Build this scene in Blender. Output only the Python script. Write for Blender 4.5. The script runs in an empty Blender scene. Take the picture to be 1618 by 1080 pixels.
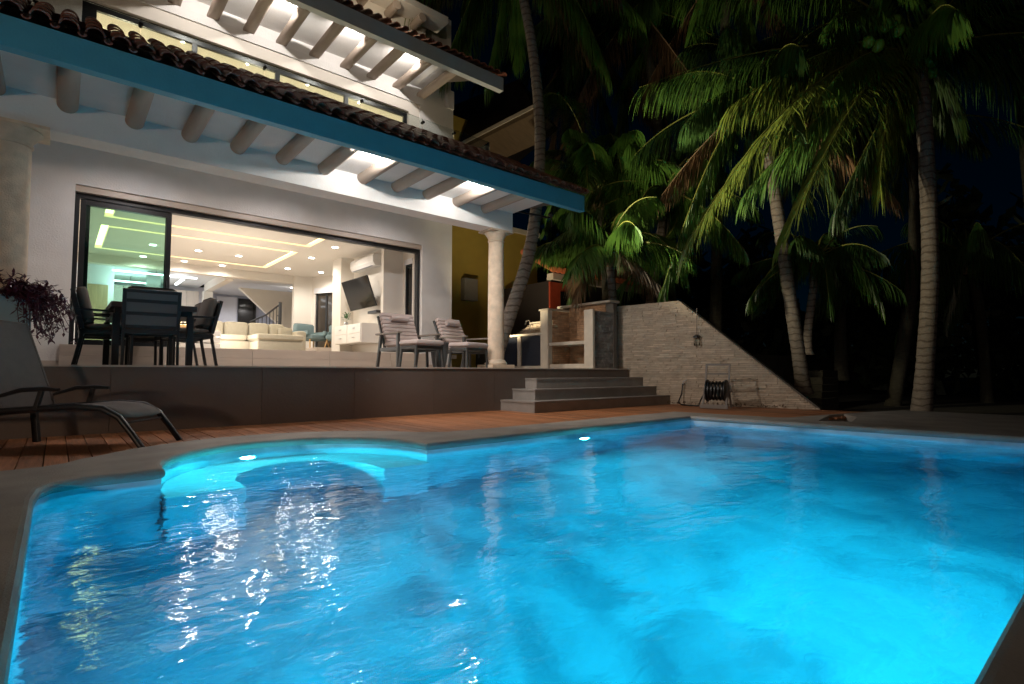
import bpy, math, random
from mathutils import Vector, Matrix
from mathutils.geometry import tessellate_polygon
rad = math.radians
R = random.Random(7)
sc = bpy.context.scene
# ------------------------------------------------------------------ camera, sky, moon, exposure
EYE = Vector((0, 0, 0.65)); YAW = rad(40.3); PITCH = rad(3.24); FPX = 848.0
cam = bpy.data.objects.new('camera', bpy.data.cameras.new('camera'))
sc.collection.objects.link(cam); sc.camera = cam
cam.location = EYE; cam.rotation_euler = (rad(90) + PITCH, 0, -YAW)
cam.data.sensor_width = 36; cam.data.lens = 36 * FPX / 1618; cam.data.clip_start = .05; cam.data.clip_end = 1000
wd = bpy.data.worlds.new('World'); sc.world = wd; wd.use_nodes = True
nt = wd.node_tree; bg = nt.nodes['Background']
sky = nt.nodes.new('ShaderNodeTexSky'); sky.sky_type = 'NISHITA'; sky.sun_disc = False
sky.sun_elevation = rad(25); sky.sun_rotation = rad(200); sky.ozone_density = 6; sky.dust_density = .2
hs = nt.nodes.new('ShaderNodeHueSaturation'); hs.inputs['Saturation'].default_value = 1.75
nt.links.new(sky.outputs[0], hs.inputs['Color']); nt.links.new(hs.outputs[0], bg.inputs['Color'])
bg.inputs['Strength'].default_value = 0.0007
moon = bpy.data.lights.new('moon', 'SUN'); moon.energy = .006; moon.angle = rad(.5); moon.color = (.75, .85, 1)
mo = bpy.data.objects.new('moon', moon); sc.collection.objects.link(mo); mo.rotation_euler = (rad(65), 0, rad(-20))
sc.view_settings.view_transform = 'Standard'; sc.view_settings.look = 'None'
sc.view_settings.exposure = 0; sc.view_settings.gamma = 1; sc.view_settings.use_curve_mapping = False
sc.render.engine = 'CYCLES'; sc.cycles.use_denoising = True; sc.cycles.max_bounces = 10
sc.cycles.transmission_bounces = 8; sc.cycles.transparent_max_bounces = 12; sc.cycles.sample_clamp_indirect = 6
sc.cycles.diffuse_bounces = 4; sc.cycles.blur_glossy = .5
_f = Vector((math.sin(YAW) * math.cos(PITCH), math.cos(YAW) * math.cos(PITCH), math.sin(PITCH)))
_r = Vector((math.cos(YAW), -math.sin(YAW), 0)); _u = _r.cross(_f)
def at(u, v, d):
    """point at distance d (metres, along the view axis) in the survey photograph's direction u, v"""
    return EYE + (_f + _r * ((u - 809) / FPX) + _u * ((540 - v) / FPX)) * d
# ------------------------------------------------------------------ materials
def mat(name, col, rough=.6, metal=0, var=0, scale=8, bump=0, bscale=60, spec=.5, col2=None, stretch=None, detail=6, **kw):
    m = bpy.data.materials.new(name); m.use_nodes = True; t = m.node_tree; b = t.nodes['Principled BSDF']
    b.inputs['Base Color'].default_value = (*col, 1); b.inputs['Roughness'].default_value = rough
    b.inputs['Metallic'].default_value = metal; b.inputs['Specular IOR Level'].default_value = spec
    for k, v in kw.items(): b.inputs[k.replace('_', ' ')].default_value = v
    if var or bump or col2:
        tc = t.nodes.new('ShaderNodeTexCoord'); mp = t.nodes.new('ShaderNodeMapping')
        t.links.new(tc.outputs['Object'], mp.inputs['Vector'])
        if stretch: mp.inputs['Scale'].default_value = stretch
        oi = t.nodes.new('ShaderNodeObjectInfo')
    if var or col2:
        n = t.nodes.new('ShaderNodeTexNoise'); n.inputs['Scale'].default_value = scale; n.inputs['Detail'].default_value = detail
        n.noise_dimensions = '4D'; t.links.new(mp.outputs[0], n.inputs['Vector'])
        mu = t.nodes.new('ShaderNodeMath'); mu.operation = 'MULTIPLY'; mu.inputs[1].default_value = 20
        t.links.new(oi.outputs['Random'], mu.inputs[0]); t.links.new(mu.outputs[0], n.inputs['W'])
        rp = t.nodes.new('ShaderNodeValToRGB'); rp.color_ramp.elements[0].position = .3; rp.color_ramp.elements[1].position = .7
        a = [c * (1 - var) for c in col]; c2 = col2 or [min(1, c * (1 + var)) for c in col]
        rp.color_ramp.elements[0].color = (*a, 1); rp.color_ramp.elements[1].color = (*c2, 1)
        t.links.new(n.outputs['Fac'], rp.inputs['Fac'])
        h = t.nodes.new('ShaderNodeHueSaturation'); t.links.new(rp.outputs[0], h.inputs['Color'])
        mr = t.nodes.new('ShaderNodeMapRange'); mr.inputs['To Min'].default_value = 1 - var; mr.inputs['To Max'].default_value = 1 + var
        t.links.new(oi.outputs['Random'], mr.inputs['Value']); t.links.new(mr.outputs[0], h.inputs['Value'])
        t.links.new(h.outputs[0], b.inputs['Base Color'])
    if bump:
        n2 = t.nodes.new('ShaderNodeTexNoise'); n2.inputs['Scale'].default_value = bscale; n2.inputs['Detail'].default_value = 5
        t.links.new(mp.outputs[0], n2.inputs['Vector'])
        bp = t.nodes.new('ShaderNodeBump'); bp.inputs['Strength'].default_value = bump; bp.inputs['Distance'].default_value = .02
        t.links.new(n2.outputs['Fac'], bp.inputs['Height']); t.links.new(bp.outputs[0], b.inputs['Normal'])
    return m
def emat(name, col, s):
    m = bpy.data.materials.new(name); m.use_nodes = True; b = m.node_tree.nodes['Principled BSDF']
    b.inputs['Base Color'].default_value = (*col, 1); b.inputs['Emission Color'].default_value = (*col, 1)
    b.inputs['Emission Strength'].default_value = s; return m
def glassmat(name, tint, refl=.08):
    m = bpy.data.materials.new(name); m.use_nodes = True; t = m.node_tree
    for n in list(t.nodes):
        if n.type == 'BSDF_PRINCIPLED': t.nodes.remove(n)
    tr = t.nodes.new('ShaderNodeBsdfTransparent'); tr.inputs[0].default_value = (*tint, 1)
    gl = t.nodes.new('ShaderNodeBsdfGlossy'); gl.inputs['Roughness'].default_value = .02
    fr = t.nodes.new('ShaderNodeFresnel'); fr.inputs[0].default_value = 1.45
    mx = t.nodes.new('ShaderNodeMixShader')
    t.links.new(fr.outputs[0], mx.inputs[0]); t.links.new(tr.outputs[0], mx.inputs[1]); t.links.new(gl.outputs[0], mx.inputs[2])
    t.links.new(mx.outputs[0], t.nodes['Material Output'].inputs['Surface']); return m
W = {}
W['white'] = mat('white_stucco', (.74, .72, .70), .85, var=.05, scale=3, bump=.25, bscale=45)
W['fascia'] = mat('pool_tinted_fascia', (.08, .34, .45), .6, var=.05, scale=5, bump=.12, bscale=40)  # blue of the pool light is put into this base colour
W['fasciaw'] = mat('grey_white_painted_fascia', (.50, .52, .53), .6, var=.05, scale=5, bump=.12, bscale=40)
W['viga'] = mat('beige_round_beam', (.37, .30, .25), .8, var=.10, scale=6, bump=.2, bscale=30, stretch=(1, .25, 1))
W['colstone'] = mat('cream_limestone', (.60, .47, .35), .75, var=.16, scale=9, bump=.35, bscale=70)
W['tile'] = mat('clay_roof_tile', (.20, .075, .05), .42, var=.3, scale=9, bump=.25, bscale=60)
W['frame'] = mat('black_aluminium', (.012, .013, .015), .35, spec=.5)
W['glassg'] = glassmat('greenish_glass', (.82, .96, .91))
W['glass'] = glassmat('clear_glass', (.93, .96, .95))
W['ltile'] = mat('beige_floor_tile', (.52, .44, .37), .35, var=.07, scale=3, bump=.04, bscale=20, stretch=(.4, 4, 4))
W['wtile'] = mat('terrace_cladding_tile', (.13, .098, .08), .5, var=.08, scale=2.5, bump=.15, bscale=40, detail=10)
W['step'] = mat('stair_stone', (.28, .25, .225), .6, var=.16, scale=4, bump=.12, bscale=60)
W['deck'] = mat('ipe_deck_wood', (.36, .14, .055), .5, var=.28, scale=5, bump=.3, bscale=22, stretch=(10, .7, 10))
W['coping'] = mat('cast_coping', (.33, .295, .26), .62, var=.24, scale=2.6, detail=12, bump=.3, bscale=120)
W['stone'] = mat('ledger_stone', (.54, .43, .32), .9, var=.15, scale=7, bump=.9, bscale=55)
W['stoneb'] = mat('ledger_stone_brown', (.46, .27, .15), .85, var=.25, scale=7, bump=.8, bscale=55)
W['stoneg'] = mat('ledger_stone_grey', (.22, .20, .18), .85, var=.22, scale=7, bump=.8, bscale=55)
W['mortar'] = mat('dark_mortar', (.13, .11, .09), .9, bump=.5)
W['plaster'] = mat('cream_plaster', (.52, .45, .36), .8, var=.10, scale=5, bump=.3, bscale=60)
W['iwall'] = mat('interior_cream_wall', (.73, .68, .61), .8, var=.02, scale=2)
W['iwallc'] = mat('interior_white_wall', (.74, .74, .77), .8)
W['igrey'] = mat('interior_grey_wall', (.42, .43, .50), .8)
W['ceil'] = mat('interior_ceiling', (.76, .71, .64), .85)
W['ceilc'] = mat('kitchen_ceiling', (.72, .73, .74), .85)
W['cab'] = mat('pale_oak_cabinet', (.62, .54, .47), .55, var=.08, scale=6, stretch=(8, 8, .6))
W['whitecab'] = mat('white_lacquer', (.78, .74, .68), .3)
W['wooddoor'] = mat('light_wood_panel', (.42, .30, .18), .6, var=.12, scale=5, stretch=(6, 6, .6))
W['steel'] = mat('brushed_steel', (.5, .5, .5), .3, 1)
W['sofa'] = mat('beige_sofa_fabric', (.36, .32, .24), .9, var=.06, scale=20, bump=.2, bscale=200)
W['blackm'] = mat('dark_grey_metal', (.018, .018, .02), .4)
W['charcoal'] = mat('charcoal_strap', (.13, .135, .14), .8, bump=.2, bscale=200)
W['cush'] = mat('taupe_cushion', (.13, .105, .09), .9, bump=.25, bscale=180)
W['pink'] = mat('rose_beige_cushion', (.46, .37, .34), .9, var=.05, scale=10, bump=.2, bscale=200)
W['piping'] = mat('brown_piping', (.13, .09, .08), .9)
W['gframe'] = mat('grey_armchair_frame', (.06, .058, .055), .5)
W['armtop'] = mat('weathered_arm_wood', (.20, .17, .14), .6, var=.15, scale=8, stretch=(8, 1, 8))
W['tablew'] = mat('dark_table_top', (.045, .03, .028), .45, var=.1)
W['sling'] = mat('taupe_sling_mesh', (.13, .11, .10), .85, var=.07, scale=14, bump=.3, bscale=260)
W['teal'] = mat('grey_teal_fabric', (.17, .24, .25), .9)
W['oak'] = mat('oak_leg', (.55, .33, .13), .5)
W['tvs'] = mat('tv_screen_glass', (.012, .011, .010), .08)
W['plasticw'] = mat('white_plastic', (.75, .73, .70), .4)
W['green'] = mat('leaf_green', (.05, .13, .04), .55)
W['bluepl'] = mat('pool_tinted_planter', (.26, .40, .46), .6, var=.06, bump=.15)  # planter's blue cast from the pool light sits in the colour
W['purple'] = mat('purple_leaf', (.085, .018, .038), .5, var=.4)
W['yellow'] = mat('mustard_stucco', (.40, .27, .045), .9, var=.1, scale=2, bump=.3)
W['eavew'] = mat('brown_stained_soffit', (.15, .10, .055), .8, var=.2, scale=4, stretch=(1, 6, 1))
W['dark'] = mat('dark_brown_paint', (.02, .014, .012), .7)
W['redw'] = mat('red_door_wood', (.36, .05, .02), .5, var=.15)
W['orange'] = mat('orange_clay_tile', (.50, .13, .05), .6, var=.25)
W['sinkdoor'] = mat('navy_louvred_door', (.018, .022, .035), .4)
W['reel'] = mat('taupe_resin', (.20, .17, .145), .6)
W['hose'] = mat('black_hose', (.008, .008, .008), .35)
W['greybox'] = mat('grey_fitting', (.22, .20, .17), .5)
W['soil'] = mat('garden_soil', (.03, .026, .018), .95, var=.4, scale=2, bump=.8, bscale=12)
W['trunk'] = mat('palm_bark', (.21, .175, .145), .9, var=.25, scale=12, bump=.8, bscale=35, stretch=(1, 1, 3))
W['barkd'] = mat('shade_dark_bark', (.055, .05, .035), .95, var=.3, scale=8, bump=.8, bscale=30, stretch=(1, 1, 3))  # palm bark copy, darkened in colour so trunks look unlit
W['ring'] = mat('palm_leaf_scar', (.10, .075, .055), .9, bump=.5)
W['husk'] = mat('dry_leaf_sheath', (.25, .16, .09), .9, var=.3, bump=.5)
W['coco'] = mat('green_coconut', (.16, .32, .04), .4, var=.15)
def leafmat(name, a, b):
    m = mat(name, a, .42, var=.3, scale=2.5, col2=b, spec=.6)
    return m
W['frond'] = leafmat('palm_leaflets', (.035, .10, .014), (.09, .19, .025))
W['frondy'] = leafmat('yellow_green_leaflets', (.12, .19, .018), (.22, .28, .04))
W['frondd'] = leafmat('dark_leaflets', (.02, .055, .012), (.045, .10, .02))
W['dry'] = leafmat('dry_leaflets', (.10, .06, .03), (.17, .10, .05))
W['rach'] = mat('frond_midrib', (.16, .17, .035), .5)
W['treeleaf'] = mat('dark_tree_leaves', (.02, .035, .012), .6, var=.4, scale=.5)
W['shell'] = mat('pool_plaster', (.62, .70, .74), .7, var=.10, scale=1.3, bump=.1, bscale=60, detail=8)
# pool plaster with the water's light and dark patches painted into its colour
t = W['shell'].node_tree
for n in t.nodes:
    if n.type == 'VALTORGB':
        n.color_ramp.elements[0].position = .34; n.color_ramp.elements[1].position = .6
        n.color_ramp.elements[0].color = (.22, .30, .36, 1); n.color_ramp.elements[1].color = (.66, .74, .78, 1)
    if n.type == 'TEX_NOISE' and n.noise_dimensions == '4D': n.inputs['Distortion'].default_value = .9
    if n.type == 'OBJECT_INFO': pass
W['benchm'] = mat('bench_plaster', (.70, .76, .78), .6, var=.03, scale=2)
W['plight'] = emat('pool_lamp_lens', (.45, .95, 1.0), 60)
W['led'] = emat('warm_led_strip', (1, .80, .40), 4.5)
W['ledw'] = emat('white_led_strip', (.92, .97, 1), 5)
W['bulb'] = emat('downlight_lens', (1, .97, .9), 14)
W['candle'] = emat('warm_bulb', (1, .75, .35), 4)
# ring scars on the palm bark
t = W['trunk'].node_tree; b = t.nodes['Principled BSDF']; tc = t.nodes.new('ShaderNodeTexCoord'); wv = t.nodes.new('ShaderNodeTexWave')
wv.bands_direction = 'Z'; wv.inputs['Scale'].default_value = 2.1; wv.inputs['Distortion'].default_value = 3.5; wv.inputs['Detail'].default_value = 3; wv.inputs['Detail Scale'].default_value = 2
rp = t.nodes.new('ShaderNodeValToRGB'); rp.color_ramp.elements[0].position = .02; rp.color_ramp.elements[0].color = (.5, .46, .42, 1); rp.color_ramp.elements[1].position = .22
mx = t.nodes.new('ShaderNodeMix'); mx.data_type = 'RGBA'; mx.blend_type = 'MULTIPLY'; mx.inputs['Factor'].default_value = 1
src = b.inputs['Base Color'].links[0].from_socket
t.links.new(tc.outputs['Object'], wv.inputs['Vector']); t.links.new(wv.outputs['Color'], rp.inputs['Fac']); t.links.new(src, mx.inputs['A']); t.links.new(rp.outputs[0], mx.inputs['B']); t.links.new(mx.outputs['Result'], b.inputs['Base Color'])
# water: refracting surface with ripples and blue absorption
wm = bpy.data.materials.new('pool_water'); wm.use_nodes = True; t = wm.node_tree; b = t.nodes['Principled BSDF']
b.inputs['Base Color'].default_value = (1, 1, 1, 1); b.inputs['Roughness'].default_value = .04
b.inputs['Transmission Weight'].default_value = 1; b.inputs['IOR'].default_value = 1.33
tc = t.nodes.new('ShaderNodeTexCoord'); h = None
for (scl, amt, dist, st) in ((1.1, .5, .6, (1, .55, 1)), (4.2, .13, 1.0, (1, .5, 1)), (13, .06, .6, (.9, .5, 1)), (30, .018, .6, (.9, .6, 1))):
    mp = t.nodes.new('ShaderNodeMapping'); mp.inputs['Rotation'].default_value = (0, 0, rad(49.7)); 
    mp.inputs['Scale'].default_value = (st[0] * .62, st[1] * 1.9, 1)
    n = t.nodes.new('ShaderNodeTexNoise'); n.inputs['Scale'].default_value = scl; n.inputs['Detail'].default_value = 2; n.inputs['Distortion'].default_value = dist
    t.links.new(tc.outputs['Object'], mp.inputs[0]); t.links.new(mp.outputs[0], n.inputs['Vector'])
    mu = t.nodes.new('ShaderNodeMath'); mu.operation = 'MULTIPLY'; mu.inputs[1].default_value = amt; t.links.new(n.outputs['Fac'], mu.inputs[0])
    if h is None: h = mu
    else:
        ad = t.nodes.new('ShaderNodeMath'); t.links.new(h.outputs[0], ad.inputs[0]); t.links.new(mu.outputs[0], ad.inputs[1]); h = ad
bp = t.nodes.new('ShaderNodeBump'); bp.inputs['Strength'].default_value = 1; bp.inputs['Distance'].default_value = .05
t.links.new(h.outputs[0], bp.inputs['Height']); t.links.new(bp.outputs[0], b.inputs['Normal'])
va = t.nodes.new('ShaderNodeVolumeAbsorption'); va.inputs['Color'].default_value = (.01, .85, .98, 1); va.inputs['Density'].default_value = .6
t.links.new(va.outputs[0], t.nodes['Material Output'].inputs['Volume'])
W['water'] = wm
# ------------------------------------------------------------------ mesh builder
class MB:
    def __init__(s): s.v = []; s.f = []
    def add(s, vs, fs):
        o = len(s.v); s.v += [tuple(p) for p in vs]; s.f += [tuple(i + o for i in f) for f in fs]; return s
    def box(s, x0, y0, z0, x1, y1, z1):
        x0, x1 = sorted((x0, x1)); y0, y1 = sorted((y0, y1)); z0, z1 = sorted((z0, z1))
        return s.add([(x0, y0, z0), (x1, y0, z0), (x1, y1, z0), (x0, y1, z0), (x0, y0, z1), (x1, y0, z1), (x1, y1, z1), (x0, y1, z1)],
                     [(0, 3, 2, 1), (4, 5, 6, 7), (0, 1, 5, 4), (1, 2, 6, 5), (2, 3, 7, 6), (3, 0, 4, 7)])
    def bar(s, a, b, w, h, up=(0, 0, 1)):
        a, b = Vector(a), Vector(b); d = (b - a).normalized(); up = Vector(up)
        if abs(d.dot(up)) > .98: up = Vector((0, 1, 0))
        x = d.cross(up).normalized(); y = x.cross(d).normalized(); vs = []
        for p in (a, b):
            for sx, sy in ((-1, -1), (1, -1), (1, 1), (-1, 1)): vs.append(p + x * sx * w / 2 + y * sy * h / 2)
        return s.add(vs, [(0, 1, 2, 3), (7, 6, 5, 4), (0, 4, 5, 1), (1, 5, 6, 2), (2, 6, 7, 3), (3, 7, 4, 0)])
    def tube(s, pts, r, n=12, caps=True):
        pts = [Vector(p) for p in pts]; rs = r if isinstance(r, (list, tuple)) else [r] * len(pts); vs = []; fs = []
        ref = Vector((0, 0, 1)) if abs((pts[-1] - pts[0]).normalized().z) < .9 else Vector((0, 1, 0))
        for i, p in enumerate(pts):
            d = (pts[min(i + 1, len(pts) - 1)] - pts[max(i - 1, 0)]).normalized()
            x = d.cross(ref).normalized(); y = x.cross(d)
            for k in range(n):
                a = 2 * math.pi * k / n; vs.append(p + x * math.cos(a) * rs[i] + y * math.sin(a) * rs[i])
        for i in range(len(pts) - 1):
            for k in range(n):
                k2 = (k + 1) % n; fs.append((i * n + k, i * n + k2, (i + 1) * n + k2, (i + 1) * n + k))
        if caps: fs.append(tuple(range(n - 1, -1, -1))); fs.append(tuple((len(pts) - 1) * n + k for k in range(n)))
        return s.add(vs, fs)
    def lathe(s, c, prof, n=24):
        vs = []; fs = []
        for (r, z) in prof:
            for k in range(n): a = 2 * math.pi * k / n; vs.append((c[0] + r * math.cos(a), c[1] + r * math.sin(a), c[2] + z))
        for i in range(len(prof) - 1):
            for k in range(n):
                k2 = (k + 1) % n; fs.append((i * n + k, i * n + k2, (i + 1) * n + k2, (i + 1) * n + k))
        fs.append(tuple(range(n - 1, -1, -1))); fs.append(tuple((len(prof) - 1) * n + k for k in range(n)))
        return s.add(vs, fs)
    def prism(s, loops, z0, z1, sides=True):
        tri = tessellate_polygon([[Vector((x, y, 0)) for x, y in l] for l in loops]); flat = [p for l in loops for p in l]; n = len(flat)
        vs = [(x, y, z1) for x, y in flat] + [(x, y, z0) for x, y in flat]; fs = []
        for a, b2, c in tri:
            (x1, y1), (x2, y2), (x3, y3) = flat[a], flat[b2], flat[c]
            if (x2 - x1) * (y3 - y1) - (x3 - x1) * (y2 - y1) < 0: b2, c = c, b2
            fs.append((a, b2, c)); fs.append((a + n, c + n, b2 + n))
        o = 0
        for li, l in enumerate(loops):
            m = len(l)
            if sides:
                for i in range(m): j = (i + 1) % m; fs.append((o + i, o + j, o + j + n, o + i + n))
            o += m
        return s.add(vs, fs)
    def extr(s, poly, axis, a, b):
        """polygon in the plane perpendicular to axis, extruded a..b"""
        n = len(poly)
        def P(p, w): return {0: (w, p[0], p[1]), 1: (p[0], w, p[1])}[axis]
        vs = [P(p, a) for p in poly] + [P(p, b) for p in poly]
        return s.add(vs, [tuple(range(n)), tuple(range(2 * n - 1, n - 1, -1))] + [(i, (i + 1) % n, (i + 1) % n + n, i + n) for i in range(n)])
    def cushion(s, x0, y0, z0, x1, y1, z1, r=.03):
        """soft block: rounded plan corners and crowned top and bottom"""
        lay = [(z0 + r * .3, r), (z0 + r, 0), (z1 - r, 0), (z1 - r * .3, r * .35), (z1, r * 1.2)]; n = 16; vs = []; fs = []
        lay = [(z0, r * 1.1)] + lay
        cx, cy = (x0 + x1) / 2, (y0 + y1) / 2; hx, hy = (x1 - x0) / 2, (y1 - y0) / 2; q = r * 1.3
        for z, ins in lay:
            for k in range(n):
                c, j = divmod(k, 4); a = math.pi / 2 * (c + j / 3); sx = (1, -1, -1, 1)[c]; sy = (1, 1, -1, -1)[c]
                vs.append((cx + sx * (hx - ins - q) + math.cos(a) * q, cy + sy * (hy - ins - q) + math.sin(a) * q, z))
        for i in range(len(lay) - 1):
            for k in range(n): k2 = (k + 1) % n; fs.append((i * n + k, i * n + k2, (i + 1) * n + k2, (i + 1) * n + k))
        fs.append(tuple(range(n - 1, -1, -1))); fs.append(tuple((len(lay) - 1) * n + k for k in range(n)))
        return s.add(vs, fs)
    def xf(s, M): s.v = [tuple(M @ Vector(p)) for p in s.v]; return s
    def build(s, name, m, parent=None, world=False, smooth=False, bevel=0, mats=None):
        off = Vector((0, 0, 0))
        if world:
            q = parent
            while q: off += q.location; q = q.parent
        me = bpy.data.meshes.new(name); me.from_pydata([tuple(Vector(p) - off) for p in s.v], [], s.f); me.validate(); me.update()
        import bmesh
        if bevel or s.f:
            bm = bmesh.new(); bm.from_mesh(me); bmesh.ops.recalc_face_normals(bm, faces=bm.faces)
            if bevel: bmesh.ops.bevel(bm, geom=list(bm.edges), offset=bevel, segments=2, affect='EDGES', profile=.7)
            bm.to_mesh(me); bm.free()
        if smooth:
            me.polygons.foreach_set('use_smooth', [True] * len(me.polygons)); me.set_sharp_from_angle(angle=rad(40))
        me.materials.append(m); o = bpy.data.objects.new(name, me); sc.collection.objects.link(o); o.parent = parent; return o
def thing(name, label, cat, loc=(0, 0, 0), rz=0, group=None):
    o = bpy.data.objects.new(name, None); sc.collection.objects.link(o); o.location = loc; o.rotation_euler = (0, 0, rz)
    o.empty_display_size = .1; o['label'] = label; o['category'] = cat
    if group: o['group'] = group
    return o
def tag(o, label, cat, group=None):
    o['label'] = label; o['category'] = cat
    if group: o['group'] = group
    return o
def struct(o): o['kind'] = 'structure'; return o
def copy_tree(o, parent=None):
    c = o.copy(); sc.collection.objects.link(c); c.parent = parent
    for ch in list(o.children): copy_tree(ch, c)
    return c
def clone(o, loc, rz, label):
    c = copy_tree(o); c.location = loc; c.rotation_euler = (0, 0, rz); c['label'] = label; return c
def lamp(kind, loc, e, col, parent=None, target=None, size=.05, cone=90, blend=.6):
    l = bpy.data.lights.new(kind.lower() + '_lamp', kind); l.energy = e; l.color = col
    if kind == 'AREA': l.shape = 'DISK'; l.size = size
    else: l.shadow_soft_size = size
    if kind == 'SPOT': l.spot_size = rad(cone); l.spot_blend = blend
    o = bpy.data.objects.new('light', l); sc.collection.objects.link(o)
    q = parent; off = Vector((0, 0, 0))
    while q: off += q.location; q = q.parent
    o.parent = parent; o.location = Vector(loc) - off
    if target is not None: o.rotation_euler = (Vector(target) - Vector(loc)).to_track_quat('-Z', 'Y').to_euler()
    return o
WARM = (1, .93, .84); NEUT = (1, .93, .86)
# ------------------------------------------------------------------ ground
YW, YB, YF, ZT = 7.19, 7.35, 10.2, .73
g = MB(); hole = [(-3, -2), (10.6, -2), (10.6, 7.6), (-3, 7.6)]
g.prism([[(-60, -60), (120, -60), (120, 120), (-60, 120)], hole], -.6, -.25)
struct(g.build('ground', W['soil']))
# pool plan
cx, cy, cr = 1.53, 4.25, .96
arc = [(cx + cr * math.cos(rad(180 - a)), cy + cr * math.sin(rad(180 - a))) for a in range(0, 181, 9)]
inner = [(-.05, .26), (-.06, 3.6), (-.04, 3.88), (.02, 4.03), (.14, 4.10), (.50, 4.12), (.565, 4.14)] + arc + [(2.495, 4.10), (4.3, 4.13), (6.95, 4.24), (7.0, 3.4), (7.18, .26)]
def outr():
    o = [(-.68, -1.0), (-.68, 4.62), (-.05, 4.72), (.06, 4.80), (.16, 4.97)]
    for a in range(148, 30, -6): o.append((cx + 1.51 * math.cos(rad(a)), cy + 1.51 * math.sin(rad(a))))
    o += [(2.95, 4.86), (3.15, 4.76), (3.5, 4.74), (7.5, 4.86), (7.62, 3.3), (7.75, 3.2), (8.10, 3.16), (9.5, 2.9), (10.6, 2.6), (10.6, -1.0)]
    return o
outer = outr()
def offset(loop, d):
    n = len(loop); res = []
    for i in range(n):
        a, b2, c = Vector(loop[i - 1]), Vector(loop[i]), Vector(loop[(i + 1) % n])
        e1 = (b2 - a).normalized(); e2 = (c - b2).normalized()
        n1 = Vector((-e1.y, e1.x)); n2 = Vector((-e2.y, e2.x)); m_ = (n1 + n2)
        m_ = m_.normalized() if m_.length > 1e-4 else n1
        k = d / max(.5, m_.dot(n1)); res.append(tuple(b2 + m_ * k))
    return res
def area(l): return sum(l[i - 1][0] * l[i][1] - l[i][0] * l[i - 1][1] for i in range(len(l))) / 2
sgn = 1 if area(inner) > 0 else -1          # offset(+) goes to the left; want outwards
def out_off(d): return offset(inner, -d * sgn)
ZC = .03; skim = [(7.46, 2.74), (7.66, 2.42), (8.5, 2.62), (9.0, 2.95), (8.6, 3.0)]
cop = MB(); r0 = .035; top = out_off(r0)
cop.prism([outer, top, skim[::-1]], ZC - .001, ZC, sides=False)
cop.f = [f for f in cop.f if all(cop.v[i][2] > ZC - .0005 for i in f)]
prev = top; pz_ = ZC
for k in range(1, 7):
    a = math.pi / 2 * k / 6 * 1.6 if k < 6 else None
    ins = r0 * (1 - math.sin(math.pi * k / 6 * .5 if k < 3.5 else math.pi * .5)) if k < 6 else .0
    th = math.pi * k / 6; d = r0 - r0 * math.sin(th); z = ZC - r0 + r0 * math.cos(th)
    cur = out_off(max(d, 0) - (0 if k < 7 else 0)); n = len(inner)
    cop.add([(x, y, pz_) for x, y in prev] + [(x, y, z) for x, y in cur], [(i, (i + 1) % n, (i + 1) % n + n, i + n) for i in range(n)])
    prev, pz_ = cur, z
n = len(outer)
cop.add([(x, y, ZC) for x, y in outer] + [(x, y, ZC - .09) for x, y in outer], [(i, i + n, (i + 1) % n + n, (i + 1) % n) for i in range(n)])
cop.add([(x, y, ZC) for x, y in skim] + [(x, y, ZC - .5) for x, y in skim], [(i, (i + 1) % 5, (i + 1) % 5 + 5, i + 5) for i in range(5)] + [(5, 6, 7, 8, 9)])
struct(cop.build('pool_coping', W['coping'], smooth=True))
# pool shell: walls + floor (inner outline, slightly behind the coping nose)
wl = out_off(.02); sh = MB(); n = len(wl); ZFL = -1.35
sh.add([(x, y, -.03) for x, y in wl] + [(x, y, ZFL) for x, y in wl], [(i, (i + 1) % n, (i + 1) % n + n, i + n) for i in range(n)])
sh.prism([wl], ZFL - .01, ZFL, sides=False)
struct(sh.build('pool_shell', W['shell'], smooth=True))
# bench in the bay: crescent
bn = MB(); cr2 = .56
outb = [(cx - cr - .01, 4.05)] + [(cx + (cr + .01) * math.cos(rad(180 - a)), cy + (cr + .01) * math.sin(rad(180 - a))) for a in range(0, 181, 9)] + [(cx + cr + .01, 4.05)]
inb = [(cx + .54, 4.05)] + [(cx + .02 + (.52) * math.cos(rad(a)), cy + .02 + cr2 * math.sin(rad(a))) for a in range(0, 181, 9)] + [(cx - .50, 4.05)]
bn.prism([outb + inb], ZFL + .002, -.42)
struct(bn.build('pool_bench', W['benchm'], smooth=True))
# long seat ledge at the far end and entry steps on the left wall
# water body
wb = MB(); wo = out_off(.035); n = len(wo)
wb.prism([wo], ZFL - .05, -.07)
struct(wb.build('pool_water', W['water']))
# pool lamps
def pool_lamp(p, nrm, label, e, col=(.03, .88, 1.0)):
    th_ = thing('pool_light', label, 'pool light', p, group='underwater pool lights'); nv = Vector(nrm).normalized()
    q = nv.to_track_quat('Z', 'Y').to_matrix().to_4x4()
    MB().lathe((0, 0, 0), [(.075, 0), (.085, .012), (.07, .02)], 20).xf(q).build('bezel', W['plasticw'], th_, smooth=True)
    MB().lathe((0, 0, .021), [(.055, 0), (.05, .008)], 20).xf(q).build('lens', W['plight'], th_, smooth=True)
    l = lamp('AREA', Vector(p) + nv * .05, e, col, th_, Vector(p) + nv * 2, .12)
    l.data.spread = math.pi
    return th_
pool_lamp((1.30, 5.15, -.22), (.1, -1, -.05), 'round light glowing above the curved bench of the pool', 50)
pool_lamp((4.53, 4.125, -.20), (0, -1, -.1), 'round light in the straight pool wall below the steps', 42)
pool_lamp((1.2, .25, -.55), (.1, 1, -.1), 'round light in the near pool wall, left one', 40)
pool_lamp((3.1, .25, -.55), (.1, 1, -.1), 'round light in the near pool wall, right one', 44)
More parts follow.
